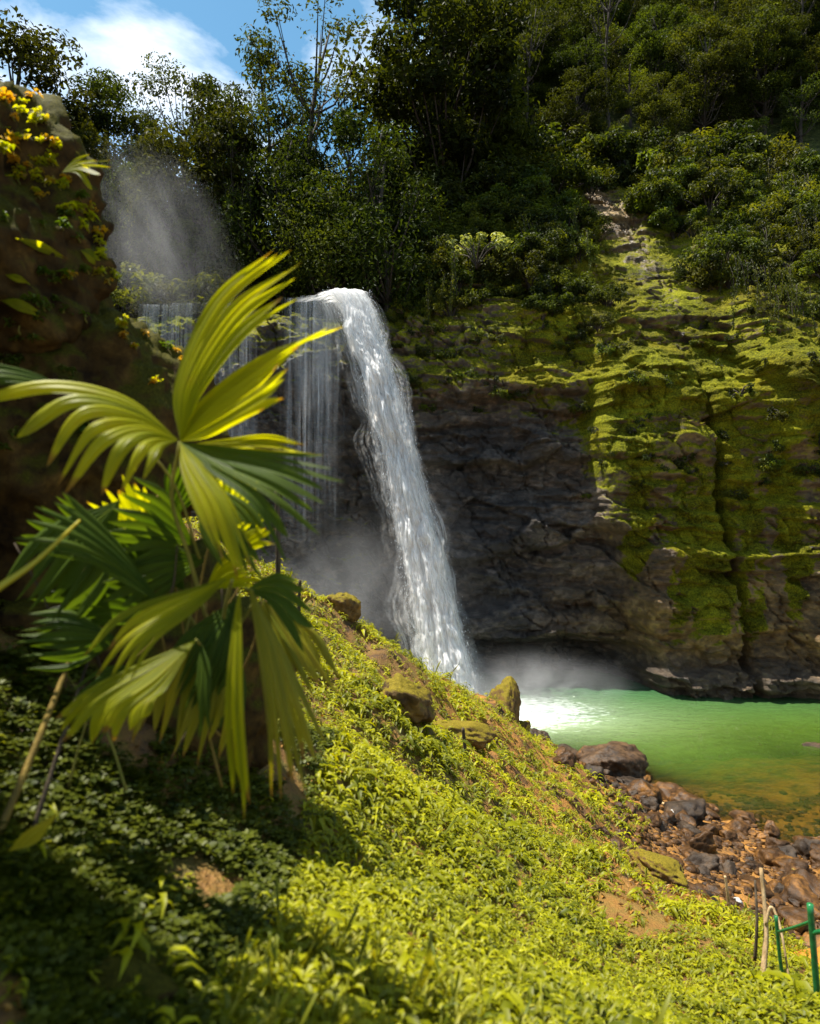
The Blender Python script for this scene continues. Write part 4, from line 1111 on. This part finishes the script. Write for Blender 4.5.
for k, (bx_, by_, tx_, ty_, m_) in enumerate([(120, 500, 40, 600, 'palm_shaded'), (235, 600, 190, 700, 'palm_shaded'), (120, 640, 30, 640, 'palm_shaded'), (200, 480, 250, 560, 'palm_shaded'), (262, 600, 312, 690, 'palm_old'), (215, 610, 180, 745, 'palm_old')]):
    dx, dy = tx_ - bx_, ty_ - by_
    palm_leaf((bx_, by_, 1.86), [[(bx_ + dx * .5 - dy * .28, by_ + dy * .5 + dx * .28, 1.82), (tx_ - dy * .30, ty_ + dx * .30, 1.80)], [(bx_ + dx * .55, by_ + dy * .55, 1.80), (bx_ + dx * 1.15, by_ + dy * 1.15, 1.78)],
              [(bx_ + dx * .5 + dy * .28, by_ + dy * .5 - dx * .28, 1.83), (tx_ + dy * .30, ty_ - dx * .30, 1.82)]], 9, m_, palm, 80 + k, (.5, .85), .26, .8)
# separate sticks and stray blades around it
def stick(pts, r0, r1, mat, label, name='stick', cat='stick', group=None):
    o = stem(pts, r0, r1, mat, None, name); return tag(o, label, cat, group)
stick([(-6, 845, 1.6), (30, 760, 1.7), (62, 680, 1.85), (88, 610, 2.0), (82, 560, 2.1)], .010, .006, 'stem_brown', 'long brown stalk curving up the left side behind the palm leaves', 'stalk', 'stalk')
stick([(-5, 590, 1.5), (35, 562, 1.55), (80, 520, 1.62)], .009, .003, 'palm_yellow', 'yellow-orange stalk sticking in from the left edge', 'stalk', 'stalk')
stick([(30, 840, 1.7), (62, 740, 1.8), (95, 640, 1.95)], .007, .004, 'stake', 'dark thin stalk beside the long brown stalk', 'stalk', 'stalk')
stick([(278, 590, 3.3), (278, 540, 3.3), (277, 488, 3.3)], .013, .012, 'stake', 'dark upright stake behind the right-hand palm leaf', 'stake', 'stake')
stick([(299, 630, 4.2), (299, 605, 4.2), (300, 580, 4.2)], .012, .010, 'stake', 'short dark peg on the ridge right of the palm', 'stake', 'stake')
stick([(466, 775, 8.6), (465, 750, 8.6), (463, 728, 8.6)], .03, .02, 'stake', 'small dark stub standing in the middle of the leafy slope', 'stake', 'stake')
yl = empty('yellow_leaf', P(30, 830, 1.5)); bpy.context.view_layer.update(); tag(yl, 'single bright yellow blade lying low at the left edge', 'leaf')
palm_leaf((8, 852, 1.5), [[(30, 832, 1.48), (66, 803, 1.5)], [(36, 838, 1.5), (66, 806, 1.5)]], 2, 'palm_yellow', yl, 50, (.8, .9), .1, 1.2, name='blade')

from mathutils.bvhtree import BVHTree
_v = []; _t = []
for V, T in OUT:
    _t += (T + len(_v)).tolist(); _v += V.tolist()
BV = BVHTree.FromPolygons(_v, _t)
def on_rock(px, py, Y, lift=.01):
    o = Vector((0, 0, H)); d = (Vector(P(px, py, 1.0)) - o).normalized()
    h = BV.ray_cast(o, d)
    if h[0] is not None: return np.array(h[0] - d * lift)
    h = BV.find_nearest(Vector(P(px, py, Y)))
    return np.array(h[0] + h[1] * lift)
# leaves growing along the crest of the upper outcrop
def crest_plant(px, py, Y, n, L, mat, label, seed, cat='plant', group=None):
    r = np.random.default_rng(seed); root = empty('crest_plant', on_rock(px, py, Y)); mb = MB()
    tm_ = lance(n - 2, seed, .7, 1., .70)
    scatter(mb, tm_, r.normal(0, L * .28, (3, 3)) * np.array([1, .6, .5]), L * r.uniform(.45, .75, 3), .4, seed, np.array([.1, .3, .4]))
    link('leaf', mb.mesh('leaf'), M[mat], root)
    sm = MB(); sm.add(*tube(np.array([[0, .02, -L * .12], [0, .005, .1 * L], [L * .1, 0, L * .45]]), [.004, .003, .002], 6)); link('stem', sm.mesh('stem'), M['stem'], root)
    return tag(root, label, cat, group)
rg = np.random.default_rng(77)
crest = [(0, 100), (14, 112), (28, 105), (38, 128), (20, 140), (46, 150), (34, 165), (58, 160), (60, 182), (44, 190), (75, 178), (72, 205), (85, 215), (92, 232), (100, 246), (110, 262), (5, 150), (18, 172), (104, 282)]
crest = [(a + rg.uniform(-9, 9), b + rg.uniform(-9, 9)) for a, b in crest for _ in range(3)]
for i, (px, py) in enumerate(crest):
    m = 'orange_leaf' if i % 4 == 0 else 'palm_leaf'
    crest_plant(px, py, 2.45, 7, rg.uniform(.030, .055), m, 'orange and yellow leaf tuft on the rim of the upper dark boulder' if m == 'orange_leaf' else 'yellow-green leaf tuft on the rim of the upper dark boulder',
                100 + i, group='leaf tufts on the boulder rim')
for i, (px, py) in enumerate([(112, 296), (122, 300), (132, 308), (142, 316), (150, 322), (160, 332), (170, 342), (178, 352), (128, 318), (148, 334), (116, 300), (126, 306), (138, 313), (146, 320), (156, 329), (166, 339), (174, 348), (182, 360)]):
    crest_plant(px, py, 2.45, 6, rg.uniform(.022, .036), 'orange_leaf' if i % 2 else 'palm_leaf', 'small yellowish leaf tuft on the ledge of the lower mossy rock', 130 + i, group='leaf tufts on the rock ledge')
for i in range(34):
    px, py = (rg.uniform(0, 110), rg.uniform(180, 330)) if i < 16 else (rg.uniform(0, 165), rg.uniform(330, 460))
    crest_plant(px, py, 2.45, 7, rg.uniform(.03, .06), 'palm_shaded', 'dark green tuft clinging to the shaded face of the rock outcrop', 300 + i, group='dark tufts on the outcrop face')
fr_ = empty('fern', P(72, 165, 2.3)); bpy.context.view_layer.update(); tag(fr_, 'bright green fern fronds sticking out over the boulder rim', 'fern')
palm_leaf((62, 172, 2.3), [[(75, 160, 2.28), (92, 150, 2.25)], [(82, 164, 2.26), (112, 162, 2.22)], [(80, 172, 2.26), (96, 188, 2.24)]], 6, 'palm_leaf', fr_, 61, (.2, .4), .1, 1., name='frond')
for i, (x0, y0, x1, y1) in enumerate([(15, 238, 70, 258), (0, 300, 40, 312), (5, 275, 35, 285), (80, 250, 100, 262)]):
    def rp(px, py):
        q = on_rock(px, py, 2.4, .03); return (px, py, float(q[1]))
    e = empty('moss_leaf', P(*rp(x0, y0))); bpy.context.view_layer.update()
    tag(e, ['long green blade lying across the face of the upper boulder', 'lower green blade at the left edge on the upper boulder', 'short green blade between the two longer ones at the left edge', 'small yellow blade near the right bulge of the upper boulder'][i], 'leaf')
    palm_leaf(rp(x0, y0), [[rp((x0 + x1) / 2, (y0 + y1) / 2 - 4), rp(x1, y1)], [rp((x0 + x1) / 2, (y0 + y1) / 2 + 2), rp(x1, y1 + 2)]], 2, 'palm_leaf', e, 70 + i, (.8, .9), .1, .8, name='blade')

# ------------------------------------------------------------------ lower right: dry stems, driftwood, railing, clay
stick([(762, 985, 4.4), (766, 930, 4.5), (761, 868, 4.6)], .020, .012, 'stick', 'tall dry pale stem standing at the lower right', 'dry_stem', 'stem')
stick([(766, 925, 4.5), (770, 908, 4.5), (775, 912, 4.48), (782, 935, 4.4), (790, 985, 4.3)], .011, .007, 'stick', 'bent dry stem arching off the tall pale stem', 'dry_stem', 'stem')
stick([(755, 960, 4.5), (757, 920, 4.5), (755, 880, 4.6)], .012, .008, 'stake', 'dark stem just left of the tall pale stem', 'dry_stem', 'stem')
stick([(729, 905, 6), (727, 890, 6), (725, 876, 6)], .016, .010, 'stick', 'short dry stub left of the tall pale stem', 'dry_stem', 'stem')
def onG(px, py, Y):
    q = P(px, py, Y); return (px, 512 - (float(ground(np.array([q[0]]), np.array([Y]))[0]) + .12 - H) * F / Y, Y)
stick([onG(772, 842, 17.4), onG(800, 860, 15.8), onG(832, 880, 14.6)], .035, .07, 'stem_brown', 'long pale driftwood branch lying along the shallows at right', 'driftwood', 'driftwood')
stick([(655, 800, 20.5), (672, 808, 20.0), (690, 818, 19.5)], .05, .03, 'stick', 'thin driftwood stick among the shore rocks under the big boulder', 'driftwood', 'driftwood')
for i, (x, y, x2, y2, Y) in enumerate([(640, 905, 690, 880, 8.5), (600, 900, 650, 895, 8), (660, 940, 720, 915, 7)]):
    stick([(x, y, Y), ((x + x2) / 2, (y + y2) / 2 - 6, Y), (x2, y2, Y + .3)], .012, .006, 'stick', ['thin twig on the orange soil patch, upper one', 'thin twig on the orange soil patch, left one', 'thin twig on the orange soil patch, lowest one'][i], 'twig', 'twig')
t = NT('green_paint'); nz = t.noise(t.pos(), 30, 4)
M['green_paint'] = t.done(t.prin(t.ramp(nz, [(.3, (.006, .07, .022)), (.7, (.015, .16, .045))]), .35, .5))
rail = empty('railing', P(815, 1010, 4.0)); bpy.context.view_layer.update(); tag(rail, 'green painted metal pipe railing at the lower right corner', 'railing')
stem([(822, 1060, 4.0), (816, 980, 4.0), (810, 904, 4.0)], .019, .019, 'green_paint', rail, 'post')
stem([(786, 1000, 4.35), (780, 958, 4.35), (776, 916, 4.35)], .012, .012, 'green_paint', rail, 'post')
stem([(778, 932, 4.33), (795, 927, 4.15), (812, 921, 4.0)], .009, .009, 'green_paint', rail, 'crossbar')
stem([(812, 933, 4.0), (830, 930, 3.9), (850, 927, 3.8)], .014, .014, 'green_paint', rail, 'top_rail')
# orange clay terrace behind the railing
mb = MB(); c0 = [P(770, 950, 6.0), P(845, 942, 6.3), P(850, 985, 5.2), P(768, 992, 5.1)]
u_ = np.linspace(0, 1, 14); U, Wv = np.meshgrid(u_, u_, indexing='ij')
Vt = (c0[0] * ((1 - U) * (1 - Wv))[..., None] + c0[1] * (U * (1 - Wv))[..., None] + c0[2] * (U * Wv)[..., None] + c0[3] * ((1 - U) * Wv)[..., None])
Vt[..., 2] += .04 * fbm(U * 5, Wv * 5, U * 0, 3, 170)
mb.add(Vt.reshape(-1, 3), gridfaces(14, 14)[:, ::-1])
t = NT('orange_clay'); nz = t.noise(t.pos(), 5, 6, .6)
M['clay'] = t.done(t.prin(t.ramp(nz, [(.35, (.28, .10, .014)), (.6, (.48, .19, .022)), (.75, (.55, .30, .07))]), .6, .3, t.bump(nz, .5, .03)))
tag(link('path', mb.mesh('path'), M['clay']), 'patch of bare orange clay path behind the green railing', 'path', kind='structure')

# ------------------------------------------------------------------ sky, sun, camera
w = bpy.data.worlds.new('World'); scn.world = w; w.use_nodes = True
nt = w.node_tree; nt.nodes.clear()
def wn(t_, **k):
    n_ = nt.nodes.new(t_)
    for a, b in k.items(): setattr(n_, a, b)
    return n_
sky = wn('ShaderNodeTexSky', sky_type='NISHITA', sun_disc=False)
sky.sun_elevation = math.radians(SUN_EL); sky.sun_rotation = math.radians(-SUN_AZ)
sky.air_density = 1.0; sky.dust_density = .4; sky.ozone_density = 2.0
hs = wn('ShaderNodeHueSaturation'); hs.inputs['Saturation'].default_value = 1.15; hs.inputs['Hue'].default_value = .478; hs.inputs['Value'].default_value = 1.0; nt.links.new(sky.outputs[0], hs.inputs['Color'])
tcw = wn('ShaderNodeTexCoord'); mpw = wn('ShaderNodeMapping'); mpw.inputs['Scale'].default_value = (2.6, 1.5, 4.6); mpw.inputs['Rotation'].default_value = (.2, .5, .3)
mpw.inputs['Location'].default_value = (.4, .1, .25)
nt.links.new(tcw.outputs['Generated'], mpw.inputs[0])
nzw = wn('ShaderNodeTexNoise'); nzw.inputs['Scale'].default_value = 1.6; nzw.inputs['Detail'].default_value = 7; nzw.inputs['Roughness'].default_value = .58; nzw.inputs['Distortion'].default_value = .3
nt.links.new(mpw.outputs[0], nzw.inputs['Vector'])
mrw = wn('ShaderNodeMapRange'); mrw.inputs[1].default_value = .47; mrw.inputs[2].default_value = .70; mrw.inputs[4].default_value = .9
nt.links.new(nzw.outputs['Fac'], mrw.inputs[0])
mxw = wn('ShaderNodeMix', data_type='RGBA'); nt.links.new(mrw.outputs[0], mxw.inputs[0]); nt.links.new(hs.outputs[0], mxw.inputs[6]); mxw.inputs[7].default_value = (8.6, 8.9, 9.4, 1)
bg = wn('ShaderNodeBackground'); bg.inputs['Strength'].default_value = .075; nt.links.new(mxw.outputs[2], bg.inputs[0])
wo = wn('ShaderNodeOutputWorld'); nt.links.new(bg.outputs[0], wo.inputs[0])

sl = bpy.data.lights.new('Sun', 'SUN'); sl.energy = 5.0; sl.angle = math.radians(.5); sl.color = (1, .95, .84)
so = bpy.data.objects.new('Sun', sl); COL.objects.link(so)
az, el = math.radians(SUN_AZ), math.radians(SUN_EL)
tosun = Vector((-math.sin(az) * math.cos(el), math.cos(az) * math.cos(el), math.sin(el)))
so.rotation_euler = tosun.to_track_quat('Z', 'Y').to_euler(); so.location = tosun * 120

cd = bpy.data.cameras.new('Camera'); cam = bpy.data.objects.new('Camera', cd); COL.objects.link(cam)
cam.location = (0, 0, H); cam.rotation_euler = (math.radians(90), 0, 0)
cd.sensor_fit = 'VERTICAL'; cd.sensor_height = 36; cd.lens = F / 1024 * 36
cd.clip_start = .05; cd.clip_end = 1000
cd.dof.use_dof = True; cd.dof.focus_distance = 18; cd.dof.aperture_fstop = 2.3
scn.camera = cam
vs = scn.view_settings
vs.view_transform = 'Standard'; vs.look = 'None'; vs.gamma = 1; vs.exposure = 1.35; vs.use_curve_mapping = False
scn.cycles.volume_step_rate = 2.0; scn.cycles.volume_max_steps = 128
scn.cycles.transparent_max_bounces = 24
